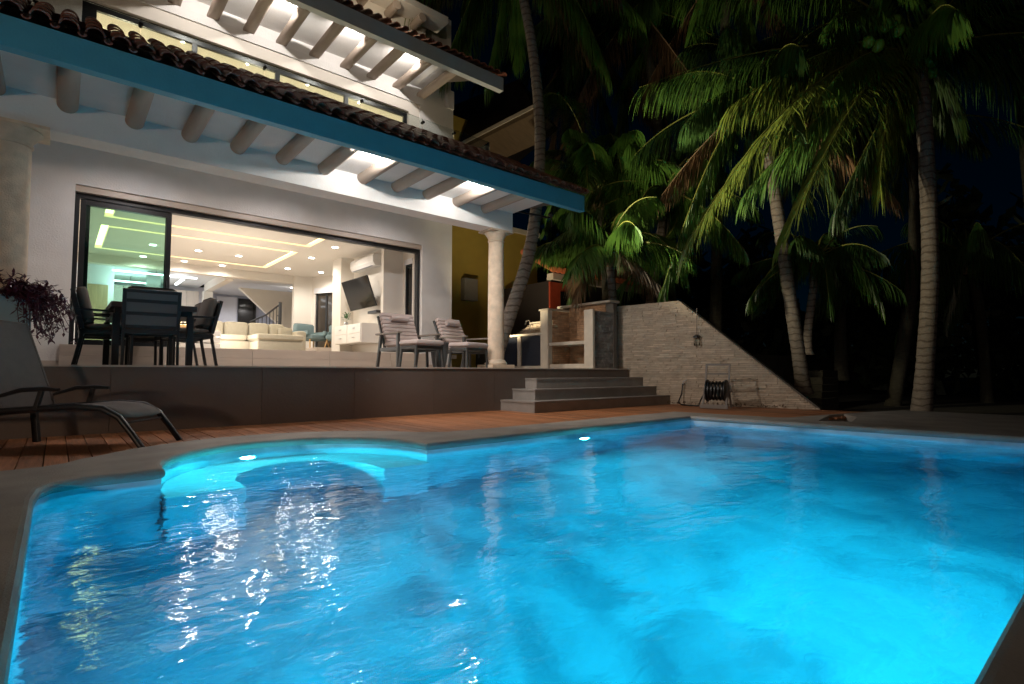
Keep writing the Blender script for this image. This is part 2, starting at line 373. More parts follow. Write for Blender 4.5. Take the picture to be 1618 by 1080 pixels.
# ------------------------------------------------------------------ deck planks
deck = struct(bpy.data.objects.new('pool_deck', None)); sc.collection.objects.link(deck)
def wallx(y): return 9.3 + (7.9 - y) / (7.9 - 3.65) * .9
def ycross(x):
    best = -9
    for i in range(len(outer)):
        (x1, y1), (x2, y2) = outer[i - 1], outer[i]
        if (x1 - x) * (x2 - x) <= 0 and x1 != x2: best = max(best, y1 + (y2 - y1) * (x - x1) / (x2 - x1))
    return best
x = -2.6; pw_ = .142
while x < 10.15:
    ys = min(ycross(x + .001), ycross(x + pw_)) - .12 if x > -.68 else -1.4
    if x + pw_ > -.68 and x < -.68: ys = 4.4
    if ys < -1.4: ys = -1.4
    ye = YW + .02 if x < 9.35 else (3.65 + (10.2 - x) * 4.25 / .9) + .1
    ye = min(ye, YW + .02)
    if ye - ys > .1:
        MB().box(x, ys, -.03, x + pw_ - .007, ye, R.uniform(-.0015, .0015)).build('deck_plank', W['deck'], deck, bevel=.0025)
    x += pw_
struct(MB().box(-3, -2, -.30, -.69, YW, -.035).box(10.2, -2, -.5, 10.6, 7.6, -.12).box(-.69, 5.95, -.3, 10.2, 7.6, -.035).build('deck_substrate', W['mortar']))
struct(MB().box(7.7, -2, -.3, 10.2, 2.35, -.06).box(9.1, 2.35, -.3, 10.2, 4.6, -.06).box(7.7, 3.06, -.3, 9.1, 4.6, -.06).box(2.9, 4.9, -.3, 10.2, 5.95, -.035).box(-.69, 5.0, -.3, -.05, 5.95, -.035).box(-.69, -2, -.3, 10.2, -.9, -.06).build('coping_footing', W['mortar']))
# ------------------------------------------------------------------ villa
V = thing('villa', 'white two storey villa with lit rooms, round beams and tiled eaves', 'house', (3, 9, 0))
def vp(mb, name, m, **k):
    par = k.pop('parent', V); return mb.build(name, m, par, world=True, **k)
vp(MB().box(-6, YW + .03, -.3, 9.4, YF + .1, ZT - .02), 'terrace_base', W['mortar'])
x = -3.0; i = 0
jx = [-3.1, -1.9, -.7, .45, 1.98, 3.2, 4.5, 5.7, 6.9, 8.1, 9.36]
for a, b2 in zip(jx, jx[1:]):
    vp(MB().box(a + .002, YW, -.02, b2 - .002, YW + .03, ZT - .022), 'cladding_panel', W['wtile'], bevel=.001)
for a, b2 in zip(jx, jx[1:]):
    for y in (YW - .015, 8.2, 9.2):
        vp(MB().box(a + .0015, y + .0015, ZT - .02, b2 - .0015, min(y + 1, YF) - .0015 if y > 7.5 else 8.2 - .0015, ZT), 'terrace_tile', W['ltile'])
# steps down to the deck
st = thing('deck_steps', 'three grey stone steps wrapping down from terrace to deck', 'steps', (7.5, 6.9, 0))
for k, (x0, y0, z1) in enumerate(((5.83, 6.32, .1825), (6.10, 6.60, .365), (6.40, 6.89, .5475))):
    z0 = z1 - .1825
    xe = wallx(y0) - .02
    vp(MB().box(x0 + .012, y0 + .012, z0, xe, YW - .001, z1 - .03), 'riser', W['step'], parent=st)
    vp(MB().box(x0, y0, z1 - .03, xe, YW - .001, z1), 'tread', W['step'], parent=st, bevel=.004)
# facade with door opening (x .12-6.0, z 1.05-3.42)
DX0, DX1, DZ0, DZ1 = .12, 6.06, 1.06, 3.46
fw = MB().box(-6, YF, ZT, DX0, YF + .3, 4.18).box(DX1, YF, ZT, 6.84, YF + .3, 4.18).box(DX0, YF, DZ1, DX1, YF + .3, 4.18)
vp(fw, 'facade_wall', W['white'])
for a, b2 in ((-6, DX0 - .05), (DX1 + .05, 6.84)): vp(MB().box(a, YF - .012, ZT, b2, YF, ZT + .09), 'skirting', W['ltile'])
xs = [DX0 - .1, 1.2, 2.62, 4.0, 5.3, DX1 + .1]
for k in range(2):
    for a, b2 in zip(xs, xs[1:]):
        vp(MB().box(a + .002, YF - .08 + .03 * k, ZT + .165 * k + .001, b2 - .002, YF + .02, ZT + .165 * (k + 1) - .001), 'riser_tile', W['ltile'], bevel=.002)
# ceiling of terrace, side return
vp(MB().box(-6, YB + .34, 4.10, 6.25, YF, 4.18), 'terrace_ceiling', W['white'])
vp(MB().box(6.6, YF + .3, 0, 6.84, 16.3, 8.6), 'side_wall', W['white'])
# beam over the columns
vp(MB().box(-6, YB, 3.20, 6.25, YB + .33, 4.18), 'porch_beam', W['white'], bevel=.006)
# porch slab
vp(MB().box(-6, 6.111, 3.545, 6.25, YB - .001, 3.60).box(-6, YB, 4.181, 6.6, YF, 4.22), 'porch_slab', W['white'])
vx = [-.01, .58, 1.13, 1.66, 2.21, 2.77, 3.35, 3.90, 4.45, 5.02, 5.61]
for a in [-1.7, -1.14, -.58] + vx:
    vp(MB().tube([(a, YB + .05, 3.512), (a, 6.11, 3.520)], [.092, .087], 20), 'viga', W['viga'], smooth=True)
# fascia
FB, FT = 3.355, 3.575
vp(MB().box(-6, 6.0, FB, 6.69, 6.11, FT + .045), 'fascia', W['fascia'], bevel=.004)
# roof deck under the tiles + tiles
sl = Vector((0, 1.2, .735)); sn = Vector((0, -sl.z, sl.y)).normalized(); E0 = Vector((0, 5.96, 3.635))
hip = lambda t_: 6.74 - .92 * t_
vp(MB().add([(-6, 6.0, FT), (hip(0), 6.0, FT), (hip(1), 7.2, FT + .735), (-6, 7.2, FT + .735), (-6, 7.25, FT), (hip(0) - .5, 7.25, FT), (hip(1), 7.25, FT + .735), (-6, 7.25, FT + .735)],
   [(0, 1, 2, 3), (3, 2, 6, 7), (0, 4, 5, 1), (1, 5, 6, 2), (4, 7, 6, 5)]), 'roof_deck', W['mortar'])
def tile_mesh(name, L, r, m, concave=False):
    mb = MB(); n = 8; vs = []; fs = []
    for (y, rr, dz) in ((0, r, .0), (L, r * .86, -.0)):
        for th in (rr, rr - .014):
            for k in range(n + 1):
                a = math.pi * k / n; zz = math.sin(a) * th * .8
                vs.append((math.cos(a) * th, y, (-zz if concave else zz) + dz))
    m1 = n + 1
    for k in range(n):
        fs += [(k, k + 1, 2 * m1 + k + 1, 2 * m1 + k), (m1 + k, 3 * m1 + k, 3 * m1 + k + 1, m1 + k + 1), (k, m1 + k, m1 + k + 1, k + 1), (2 * m1 + k, 2 * m1 + k + 1, 3 * m1 + k + 1, 3 * m1 + k)]
    fs += [(0, 2 * m1, 3 * m1, m1), (n, m1 + n, 3 * m1 + n, 2 * m1 + n)]
    mb.add(vs, fs); me = bpy.data.meshes.new(name); me.from_pydata(mb.v, [], mb.f); me.update()
    me.polygons.foreach_set('use_smooth', [True] * len(me.polygons)); me.set_sharp_from_angle(angle=rad(40)); me.materials.append(m); return me
tcov = tile_mesh('roof_tile', .43, .074, W['tile']); tpan = tile_mesh('pan_tile', .43, .034, W['tile'], True)
def put_tile(me, name, p, ang, roll=0):
    o = bpy.data.objects.new(name, me); sc.collection.objects.link(o); o.parent = V; o.location = Vector(p) - V.location
    o.rotation_euler = (ang, 0, roll); return o
ang = math.atan2(.735, 1.2); SL = math.hypot(1.2, .735); rows = 4; dx = .185
x = -.95
while x < 6.75:
    for k in range(rows):
        t_ = (k * .345) / SL
        if x > hip(t_ + .10) : continue
        p = Vector((x + R.uniform(-.004, .004), 5.93, FT + .035)) + sl.normalized() * (k * .345) + sn * (.03 + .012)
        put_tile(tcov, 'roof_tile', p, ang + rad(R.uniform(-1, 1)) - rad(1.2), rad(R.uniform(-.8, .8)))
    p = Vector((x + dx / 2, 5.95, FT + .055)) + sn * .01
    if x + dx / 2 < hip(0) - .05: put_tile(tpan, 'pan_tile', p, ang - rad(1))
    x += dx
for k in range(5):
    a = Vector((hip(0) - .02, 5.98, FT + .09)); b2 = Vector((hip(1), 7.2, FT + .735 + .06)); d = (b2 - a); p = a + d * (k / 4.6)
    o = put_tile(tcov, 'hip_tile', p, math.atan2(d.z, math.hypot(d.x, d.y)), math.atan2(-d.x, d.y))
vp(MB().box(-6, 7.17, FT + .74, hip(1) + .02, 7.30, FT + .81), 'ridge_cap', W['tile'], bevel=.01)
# glass balustrade on the porch roof
gx = [-1.6, -.62, .62, 2.02, 3.42, 4.5, 5.12]
bal = thing('glass_balustrade', 'frameless glass balustrade with black clamps above the tiled porch roof', 'balustrade', (3, 7.6, 3.9))
for a, b2 in zip(gx, gx[1:]):
    vp(MB().box(a + .006, 7.594, 3.95, b2 - .006, 7.606, 4.86), 'glass_pane', W['glass'], parent=bal)
for a in gx[1:]:
    vp(MB().tube([(a, 7.57, 4.80), (a, 7.63, 4.80)], .024, 12), 'clamp', W['blackm'], parent=bal, smooth=True)
vp(MB().box(5.13, 7.594, 3.95, 5.9, 7.606, 4.86).box(5.894, 7.606, 3.95, 5.906, 9.9, 4.86), 'side_pane', W['glass'], parent=bal)
x = -.8
while x < 5.9:
    o = vp(MB().tube([(x, 7.24, 4.385), (x, 7.24, 4.46)], .010, 8).tube([(x - .022, 7.24, 4.47), (x + .022, 7.24, 4.47)], .014, 8), 'pin', W['blackm'], parent=bal, smooth=True); x += .5
# columns
def column(cx_, cy_, r):
    m = MB().lathe((cx_, cy_, 0), [(r, ZT + .14), (r * 1.0, 1.6), (r * .97, 2.4), (r * .93, 3.0)], 32)
    c = vp(m, 'column', W['colstone'], smooth=True)
    vp(MB().lathe((cx_, cy_, 0), [(r * 1.35, ZT + .055), (r * 1.38, ZT + .08), (r * 1.25, ZT + .105), (r * 1.1, ZT + .14), (r, ZT + .145)], 32), 'column_base', W['colstone'], parent=c, smooth=True)
    vp(MB().box(cx_ - r * 1.7, cy_ - r * 1.5, ZT + .001, cx_ + r * 1.7, cy_ + r * 1.5, ZT + .055), 'plinth', W['colstone'], parent=c, bevel=.006)
    vp(MB().lathe((cx_, cy_, 0), [(r * .93, 2.99), (r * 1.02, 3.0), (r * 1.04, 3.02), (r * .96, 3.03), (r * 1.0, 3.06), (r * 1.15, 3.10), (r * 1.32, 3.135), (r * 1.42, 3.15), (r * 1.42, 3.165)], 32), 'capital', W['colstone'], parent=c, smooth=True)
    vp(MB().box(cx_ - r * 1.7, cy_ - r * 1.35, 3.165, cx_ + r * 1.7, cy_ + r * 1.35, 3.199), 'abacus', W['colstone'], parent=c, bevel=.005)
column(6.0, 7.52, .147); column(-.45, 7.52, .182)
# sliding doors
fr = MB()
fy0, fy1 = YF + .10, YF + .22
ft = DZ1 - .10
vp(MB().box(DX0 + .002, fy0, ft - .075, DX1 - .002, fy1, ft).box(DX0 + .002, fy0, DZ0 + .001, DX0 + .06, fy1, ft - .075).box(DX1 - .06, fy0, DZ0 + .001, DX1 - .002, fy1, ft - .075).box(DX0 + .002, fy0, DZ0 - .05, DX1 - .002, fy1 + .02, DZ0), 'door_frame', W['frame'], bevel=.002)
vp(MB().box(DX0 + .002, YF + .03, ft + .002, DX1 - .002, YF + .28, DZ1 - .002), 'lintel_reveal', W['ltile'])
def sash(x0, x1, y, g_):
    s_ = vp(MB().box(x0, y, DZ0 + .005, x0 + .07, y + .04, ft - .08).box(x1 - .07, y, DZ0 + .005, x1, y + .04, ft - .08).box(x0 + .07, y, DZ0 + .005, x1 - .07, y + .04, DZ0 + .085).box(x0 + .07, y, ft - .16, x1 - .07, y + .04, ft - .08), 'sliding_door', W['frame'], bevel=.002)
    vp(MB().box(x0 + .065, y + .016, DZ0 + .08, x1 - .065, y + .024, ft - .15), 'pane', g_, parent=s_)
    return s_
s1 = sash(.19, 1.37, YF + .125, W['glassg']); s2 = sash(.24, 1.36, YF + .170, W['glassg'])
vp(MB().box(1.325, YF + .10, 1.95, 1.345, YF + .124, 2.15), 'handle', W['blackm'], parent=s1)
# upper storey: front wall with long window
UZ = 6.77
uw = MB().box(-3.5, YF, 4.225, .10, YF + .3, UZ).box(5.97, YF, 4.225, 6.85, YF + .3, UZ).box(.10, YF, 6.61, 5.97, YF + .3, UZ)
vp(uw, 'upper_wall', W['white'])
vp(MB().box(.10, YF + .03, 6.38, 5.70, YF + .29, 6.609).box(5.70, YF + .03, 4.23, 5.969, YF + .29, 6.609), 'window_reveal', W['iwall'])
vp(MB().box(-3.5, YF + .12, UZ, 6.86, YF + .3, 9.0), 'attic_wall', W['white'])
vp(MB().box(6.70, YF - .02, UZ, 6.86, YF + .119, 7.2), 'corner_pilaster', W['white'])
ug = vp(MB().box(.10, YF + .10, 6.27, 5.70, YF + .16, 6.375).box(.10, YF + .10, 3.95, .28, YF + .16, 6.27).box(1.57, YF + .10, 3.95, 1.65, YF + .16, 6.27).box(2.93, YF + .10, 3.95, 3.01, YF + .16, 6.27).box(4.27, YF + .10, 3.95, 4.35, YF + .16, 6.27).box(5.62, YF + .10, 3.95, 5.70, YF + .16, 6.27), 'upper_window', W['frame'], bevel=.002)
for a, b2 in ((.28, 1.57), (1.65, 2.93), (3.01, 4.27), (4.35, 5.62)):
    vp(MB().box(a, YF + .125, 3.95, b2, YF + .133, 6.27), 'pane', W['glass'], parent=ug)
UV = [.14, .72, 1.29] + [1.87, 2.45, 3.02, 3.64, 4.26, 4.84, 5.44, 6.04]
for a in UV:
    vp(MB().tube([(a, YF + .13, UZ + .098), (a, 8.93, UZ + .098)], .096, 20), 'viga', W['viga'], smooth=True)
vp(MB().box(-3.5, 8.80, UZ + .01, 7.22, 8.94, UZ + .30), 'upper_fascia', W['fasciaw'], bevel=.004)
vp(MB().prism([[(-3.5, 8.941), (7.2, 8.941), (6.35, 9.2), (6.25, YF + .119), (-3.5, YF + .119)]], UZ + .285, UZ + .34), 'upper_eave_slab', W['white'])
x = -.2
while x < 7.2:
    for k in range(2): put_tile(tcov, 'roof_tile', (x, 8.74 + k * .30, UZ + .335 + k * .15), rad(24), rad(R.uniform(-1, 1)))
    x += .185
vp(MB().add([(-3.5, 8.8, UZ + .30), (7.22, 8.8, UZ + .30), (6.2, 9.9, UZ + .85), (-3.5, 9.9, UZ + .85), (-3.5, 9.95, UZ + .32), (6.25, 9.95, UZ + .32)], [(0, 1, 2, 3), (0, 4, 5, 1), (3, 2, 5, 4)]), 'upper_roof_deck', W['mortar'])
# roof terrace level glimpsed above
q1 = at(652, 62, 11.0); q0 = at(535, 0, 8.2)
vp(MB().box(0, 9.9, 7.6, 5.9, 10.2, 8.55), 'roof_terrace_parapet', W['iwall'])
vp(MB().box(0, 9.45, 8.2, 6.2, 9.899, 8.34), 'roof_terrace_slab', W['iwall'])
for a in (3.2, 3.8, 4.4, 5.0, 5.6): vp(MB().tube([(a, 9.9, 8.1), (a, 9.5, 8.1)], .09, 14), 'roof_viga', W['viga'], smooth=True)
# eave lamps
def eave_lamp(p, tgt, e, label, cone=0):
    t_ = thing('eave_spotlight', label, 'spotlight', p, group='small spotlights behind the eaves')
    d = (Vector(tgt) - Vector(p)).normalized(); q = d.to_track_quat('Z', 'Y').to_matrix().to_4x4()
    MB().lathe((0, 0, -.05), [(.02, 0), (.028, .02), (.028, .05)], 14).xf(q).build('housing', W['blackm'], t_, smooth=True)
    MB().lathe((0, 0, .001), [(.022, 0), (.02, .004)], 14).xf(q).build('lens', W['bulb'], t_, smooth=True)
    if cone: lamp('SPOT', Vector(p) + d * .05, e, NEUT, t_, tgt, .022, cone, .7)
    else: lamp('POINT', Vector(p) + d * .05 + Vector((0, 0, -.035)), e, NEUT, t_, None, .022)
eave_lamp((3.07, 6.38, 3.52), (3.1, 7.35, 3.45), 46, 'spotlight tucked behind the blue-lit fascia, middle of the porch')
eave_lamp((4.73, 6.38, 3.52), (4.8, 7.35, 3.45), 46, 'spotlight tucked behind the blue-lit fascia, near the column')
eave_lamp((2.74, 9.05, 6.93), (2.8, 10.2, 6.75), 62, 'upper eave spotlight nearest the left end of the window', 150)
eave_lamp((3.95, 9.05, 6.93), (3.95, 10.2, 6.75), 55, 'upper eave spotlight over the middle of the window', 150)
eave_lamp((5.14, 9.05, 6.93), (5.2, 10.2, 6.75), 66, 'upper eave spotlight nearest the right corner', 150)
eave_lamp((1.6, 9.05, 6.93), (1.6, 10.2, 6.75), 62, 'upper eave spotlight over the tall left window pane', 150)
lamp('POINT', (4.6, 9.0, 7.75), 14, (1, .85, .62), V, None, .05)
eave_lamp((5.05, 6.25, 3.50), (8.2, 5.7, 0.2), 150, 'added unseen spotlight behind the eave brightening the steps and stone wall', 95)  # extra spot, added to brighten the steps and stone wall
eave_lamp((2.45, 6.25, 3.50), (6.5, 6.4, .1), 300, 'added unseen spotlight behind the eave brightening the step sides and deck', 80)  # extra spot, added to brighten the steps' left faces
# wall washer in the terrace ceiling
for i_, a in enumerate((.9, 2.9, 4.9)):
    d = vp(MB().lathe((a, 8.9, 4.092), [(.05, 0), (.05, .007)], 16), 'terrace_downlight', W['bulb'], smooth=True)
    lamp('SPOT', (a, 8.9, 4.08), 118, (1, .90, .89), V, (a, 8.9 + .5, .7), .05, 150, .8)
# wall details
vp(MB().box(7.0 - .28, YF - .008, 1.66, 7.0 - .17, YF, 1.74), 'socket', W['plasticw'], bevel=.003)
vp(MB().box(6.52, YF - .008, 1.66, 6.60, YF, 1.74), 'switch', W['plasticw'], bevel=.003)
# ------------------------------------------------------------------ interior shell
IZ, CZ = 1.07, 3.5
I = V
vp(MB().box(-2.6, YF + .32, IZ - .1, 7.2, 22, IZ - .01), 'interior_floor', W['ltile'])
def ring(x0, y0, x1, y1, w): return [[(x0, y0), (x1, y0), (x1, y1), (x0, y1)], [(x0 + w, y0 + w), (x1 - w, y0 + w), (x1 - w, y1 - w), (x0 + w, y1 - w)]]
# ceiling with two recessed light channels
R1 = (.56, 9.0, 4.30, 12.22); R2 = (.56, 12.92, 4.28, 15.45); cw = .13
def cceil():
    m = MB()
    o = [(-2.6, YF + .301), (6.05, YF + .301), (6.7, YF + .301), (6.7, 16.2), (-2.6, 16.2)]
    x0, y0, x1, y1 = R2; xa, xb, ya = R1[0], R1[2], R1[3]
    ch1 = [(xa, YF + .302), (xa, ya), (xb, ya), (xb, YF + .302), (xb - cw, YF + .302), (xb - cw, ya - cw), (xa + cw, ya - cw), (xa + cw, YF + .302)]
    outerp = [(-2.6, YF + .301), (xa, YF + .301), (xa, ya), (xb, ya), (xb, YF + .301), (6.7, YF + .301), (6.7, 16.2), (-2.6, 16.2)]
    m.prism([outerp, ring(*R2, cw)[0]], CZ, CZ + .08)
    m.prism([ring(*R2, cw)[1]], CZ, CZ + .08)
    m.prism([[(xa + cw, YF + .301), (xb - cw, YF + .301), (xb - cw, ya - cw), (xa + cw, ya - cw)]], CZ, CZ + .08)
    return m
vp(cceil(), 'living_room_ceiling', W['ceil'])
vp(MB().prism(ring(R2[0] - .05, R2[1] - .05, R2[2] + .05, R2[3] + .05, cw + .1), CZ + .09, CZ + .10), 'led_strip', W['led'])
vp(MB().prism([[(R1[0] - .05, YF + .33), (R1[0] - .05, R1[3] + .05), (R1[2] + .05, R1[3] + .05), (R1[2] + .05, YF + .33), (R1[2] - cw - .05, YF + .33), (R1[2] - cw - .05, R1[3] - cw - .05), (R1[0] + cw + .05, R1[3] - cw - .05), (R1[0] + cw + .05, YF + .33)]], CZ + .09, CZ + .10), 'led_strip', W['led'])
vp(MB().box(-2.6, YF + .3, CZ + .2, 6.7, 16.2, CZ + .24), 'ceiling_void', W['ceil'])
vp(MB().box(-2.6, 16.2, CZ - .22, 5.25, 16.45, CZ + .08), 'dropped_beam', W['iwall'])
vp(MB().box(-2.6, 16.46, CZ - .04, 3.5, 21.6, CZ + .02), 'kitchen_ceiling', W['ceilc'])
vp(MB().box(3.5, 16.46, CZ - .28, 3.7, 19.3, CZ + .02).box(3.46, 19.1, IZ, 3.72, 19.36, CZ - .28), 'cross_beam', W['iwall'])
vp(MB().box(3.7, 16.46, CZ - .04, 7.0, 21.6, CZ + .02), 'hall_ceiling', W['ceilc'])
vp(MB().box(-2.6, YF + .3, IZ, -2.4, 21.6, CZ + .1), 'left_wall', W['iwallc'])
vp(MB().box(-2.4, 20.4, IZ, 3.75, 20.55, CZ), 'kitchen_wall', W['iwallc'])
vp(MB().box(3.75, 21.4, IZ, 7.2, 21.55, CZ), 'hall_wall', W['igrey'])
vp(MB().box(4.28, 21.36, IZ, 4.95, 21.398, CZ - .12), 'hall_door', W['iwallc'])
vp(MB().box(5.25, 16.1, IZ, 5.78, 16.25, CZ), 'back_wall', W['iwall'])
# diagonal wall with narrow window
A_, B_ = Vector((5.78, 16.1, 0)), Vector((6.62, 14.3, 0)); dv = (B_ - A_).normalized(); L_ = (B_ - A_).length
def dbox(s0, s1, z0, z1, t0, t1):
    nn = Vector((dv.y, -dv.x, 0)); nn = -nn if nn.x < 0 else nn
    vs = [A_ + dv * s + nn * t_ + Vector((0, 0, z)) for z in (z0, z1) for s, t_ in ((s0, t0), (s1, t0), (s1, t1), (s0, t1))]
    return vs, [(0, 3, 2, 1), (4, 5, 6, 7), (0, 1, 5, 4), (1, 2, 6, 5), (2, 3, 7, 6), (3, 0, 4, 7)]
def raydiag(u):
    p = at(u, 500, 1) - EYE; nrm = Vector((dv.y, -dv.x, 0)); t_ = (A_ - EYE).dot(nrm) / p.dot(nrm); return ((EYE + p * t_) - A_).dot(dv)
w0, w1 = raydiag(497.5), raydiag(530)
dm = MB()
for a in ((0, w0, IZ, CZ), (w1, L_ + .3, IZ, CZ), (w0, w1, 3.15, CZ)): dm.add(*dbox(*a, 0, .15))
vp(dm, 'diagonal_wall', W['iwall'])
wn = vp(MB().add(*dbox(w0, w0 + .06, IZ, 3.0, .04, .10)).add(*dbox(w1 - .06, w1, IZ, 3.0, .04, .10)).add(*dbox((w0 + w1) / 2 - .03, (w0 + w1) / 2 + .03, IZ, 3.0, .04, .10)).add(*dbox(w0, w1, 2.98, 3.04, .04, .10)), 'garden_window', W['frame'])
vp(MB().add(*dbox(w0, w1, IZ, 3.0, .06, .07)), 'pane', mat('dark_reflecting_glass', (.05, .04, .03), .05), parent=wn)
vp(MB().add(*dbox(w0 - .02, w1 + .02, 3.0, 3.16, -.03, .0)), 'blind', W['iwallc'])
# TV wall with pillars
vp(MB().box(5.29, 12.78, IZ, 5.62, 13.3, CZ), 'pillar', W['iwall'])
vp(MB().box(5.62, 11.04, IZ, 5.72, 12.79, CZ), 'tv_wall', W['iwall'])
vp(MB().box(5.53, 10.98, IZ, 6.02, 11.10, CZ), 'pillar', W['iwall'])
vp(MB().box(6.02, YF + .3, IZ, 6.12, 10.56, CZ).box(6.02, 10.88, IZ, 6.12, 11.1, CZ).box(6.02, 10.56, 3.2, 6.12, 10.88, CZ).box(6.02, 10.56, IZ, 6.12, 10.88, 1.85), 'right_wall', W['iwall'])
wn = vp(MB().box(6.03, 10.56, 1.85, 6.10, 10.61, 3.1).box(6.03, 10.84, 1.85, 6.10, 10.88, 3.1).box(6.03, 10.61, 3.04, 6.10, 10.84, 3.1), 'side_window', W['frame'])
vp(MB().box(6.06, 10.61, 1.86, 6.07, 10.84, 3.04), 'pane', W['tvs'], parent=wn)
vp(MB().box(6.0, 10.55, 3.1, 6.019, 10.89, 3.22), 'blind', W['iwallc'])
# low interior steps on the right
for k in range(2):
    vp(MB().box(4.6 + .35 * k, 13.4 + .0 * k, IZ + .001, 6.6, 16.1, IZ + .10 + .11 * k), 'interior_step', W['ltile'])
# downlights
for (a, b2) in ((2.44, 14.25), (3.31, 14.25), (1.55, 14.25), (2.4, 15.83), (3.28, 15.83), (1.53, 15.83), (4.75, 15.14), (5.66, 15.1), (4.75, 13.33), (4.75, 11.84), (3.03, 10.92), (1.86, 10.92), (-.6, 14.2), (-.6, 11.8)):
    vp(MB().lathe((a, b2, CZ - .008), [(.065, 0), (.065, .007)], 16), 'downlight', W['bulb'], smooth=True)
    lamp('SPOT', (a, b2, CZ - .03), 68, WARM, V, (a, b2, 0), .05, 165, .7)
for (a, b2) in ((4.7, 19.7), (5.9, 18.2)):
    vp(MB().lathe((a, b2, CZ - .05), [(.08, 0), (.08, .008)], 16), 'downlight', W['bulb'], smooth=True)
    lamp('SPOT', (a, b2, CZ - .08), 130, (.93, .93, 1), V, (a, b2, 0), .06, 165, .7)
lamp('POINT', (2.6, 12.4, 1.55), 75, WARM, V, None, .3)
# staircase: stringer wall rising to the left, railing
stp = [(5.35, 3.28), (4.15, 3.28), (3.95, 3.24), (5.30, 1.9), (6.3, 1.5), (6.3, 3.28)]
stf = vp(MB().extr([(4.22, 3.27), (6.6, 3.27), (6.6, 1.07), (6.2, 1.07), (5.9, 1.75)], 1, 18.0, 18.18), 'stair_stringer', W['iwall'])
sr = thing('stair_railing', 'black wrought iron stair railing inside the house', 'railing', (5, 17.6, IZ))
P = [at(395, 508, 15.3), at(421, 497, 15.1), at(443, 480, 14.9)]
vp(MB().tube(P, .025, 8), 'handrail', W['blackm'], parent=sr, smooth=True)
vp(MB().tube([P[2] + Vector((0, 0, .05)), P[2] - Vector((0, 0, .75))], .045, 8), 'newel', W['blackm'], parent=sr, smooth=True)
for k in range(9):
    a = k / 8; p = P[0].lerp(P[1], a * 2) if a < .5 else P[1].lerp(P[2], a * 2 - 1)
    vp(MB().tube([p, p - Vector((0, 0, .7))], .012, 6), 'baluster', W['blackm'], parent=sr)
    if k % 2: vp(MB().tube([p - Vector((0, 0, .25)), p + Vector((.10, 0, -.25)), p + Vector((.10, 0, -.42)), p - Vector((0, 0, .42))], .01, 6), 'scroll', W['blackm'], parent=sr)
vp(MB().box(4.98, 21.30, IZ, 5.06, 21.36, 3.35).box(5.5, 21.30, IZ, 5.58, 21.36, 3.35).box(5.06, 21.30, 3.2, 5.5, 21.36, 3.35).box(5.06, 21.33, IZ, 5.5, 21.34, 3.2), 'entrance_door', W['tvs'])
# kitchen
kb = thing('kitchen_cabinets', 'pale oak kitchen cabinets along the back wall', 'kitchen cabinets', (1.5, 20, IZ))
for k in range(6):
    a = .2 + k * .42
    vp(MB().box(a + .004, 19.85, 2.45, a + .416, 20.399, 3.28), 'cabinet_door', W['cab'], parent=kb, bevel=.004)
    vp(MB().box(a + .36, 19.84, 2.5, a + .375, 19.85, 2.7), 'handle', W['steel'], parent=kb)
for k in range(2):
    a = 2.78 + k * .34
    vp(MB().box(a + .004, 19.85, 2.1, a + .336, 20.399, 3.28), 'cabinet_door', W['cab'], parent=kb, bevel=.004)
vp(MB().box(.2, 19.8, IZ, 3.5, 20.398, 2.0), 'base_cabinet', W['cab'], parent=kb, bevel=.004)
vp(MB().box(.15, 19.76, 2.001, 3.5, 20.397, 2.05), 'worktop', W['wooddoor'], parent=kb)
ov = tag(MB().box(-.05, 19.7, 2.05, .45, 20.1, 2.38).build('oven', W['steel']), 'steel countertop oven in the kitchen', 'oven')
hd = thing('range_hood', 'glass and steel range hood hanging in the kitchen', 'range hood', (1.98, 17.9, 2.55))
MB().box(-.16, -.16, .10, .16, .16, .85).build('chimney', W['steel'], hd); MB().box(-.42, -.26, .0, .42, .26, .03).box(-.3, -.2, .03, .3, .2, .10).build('canopy', W['glassg'], hd, bevel=.004)
wdp = thing('wood_panel_door', 'plain light wood door in the white kitchen side wall', 'door', (-.55, 15.9, IZ))
vp(MB().box(-1.2, 17.2, IZ, 1.06, 17.3, CZ - .06), 'kitchen_partition', W['iwallc'])
MB().box(1.07, 1.24, 0, 1.49, 1.29, 1.82).build('door_leaf', W['wooddoor'], wdp, bevel=.004); MB().box(1.42, 1.2, .9, 1.44, 1.24, 1.0).build('handle', W['steel'], wdp)
for i_, (a, b2, c_, d_) in enumerate(((1.0, 17.0, 2.9, 17.05), (2.6, 17.4, 2.66, 18.6), (.5, 17.4, .57, 18.4), (.9, 18.9, 2.2, 18.96))):
    tp = thing('linear_pendant', ['long white linear light above the island', 'short white linear light at the right end of the kitchen', 'short white linear light at the left end of the kitchen', 'white linear light nearest the kitchen cabinets'][i_], 'pendant light', ((a + c_) / 2, (b2 + d_) / 2, 3.2), group='linear kitchen lights')
    vp(MB().box(a, b2, 3.25, c_, d_, 3.29), 'tube', W['ledw'], parent=tp)
    vp(MB().tube([((a + c_) / 2, (b2 + d_) / 2, 3.29), ((a + c_) / 2, (b2 + d_) / 2, 3.46)], .006, 6), 'cord', W['blackm'], parent=tp)
lamp('POINT', (1.6, 18.2, 2.6), 70, (.86, .96, 1), V, None, .3); lamp('POINT', (1.2, 16.9, 2.9), 15, (.86, .96, 1), V, None, .2)
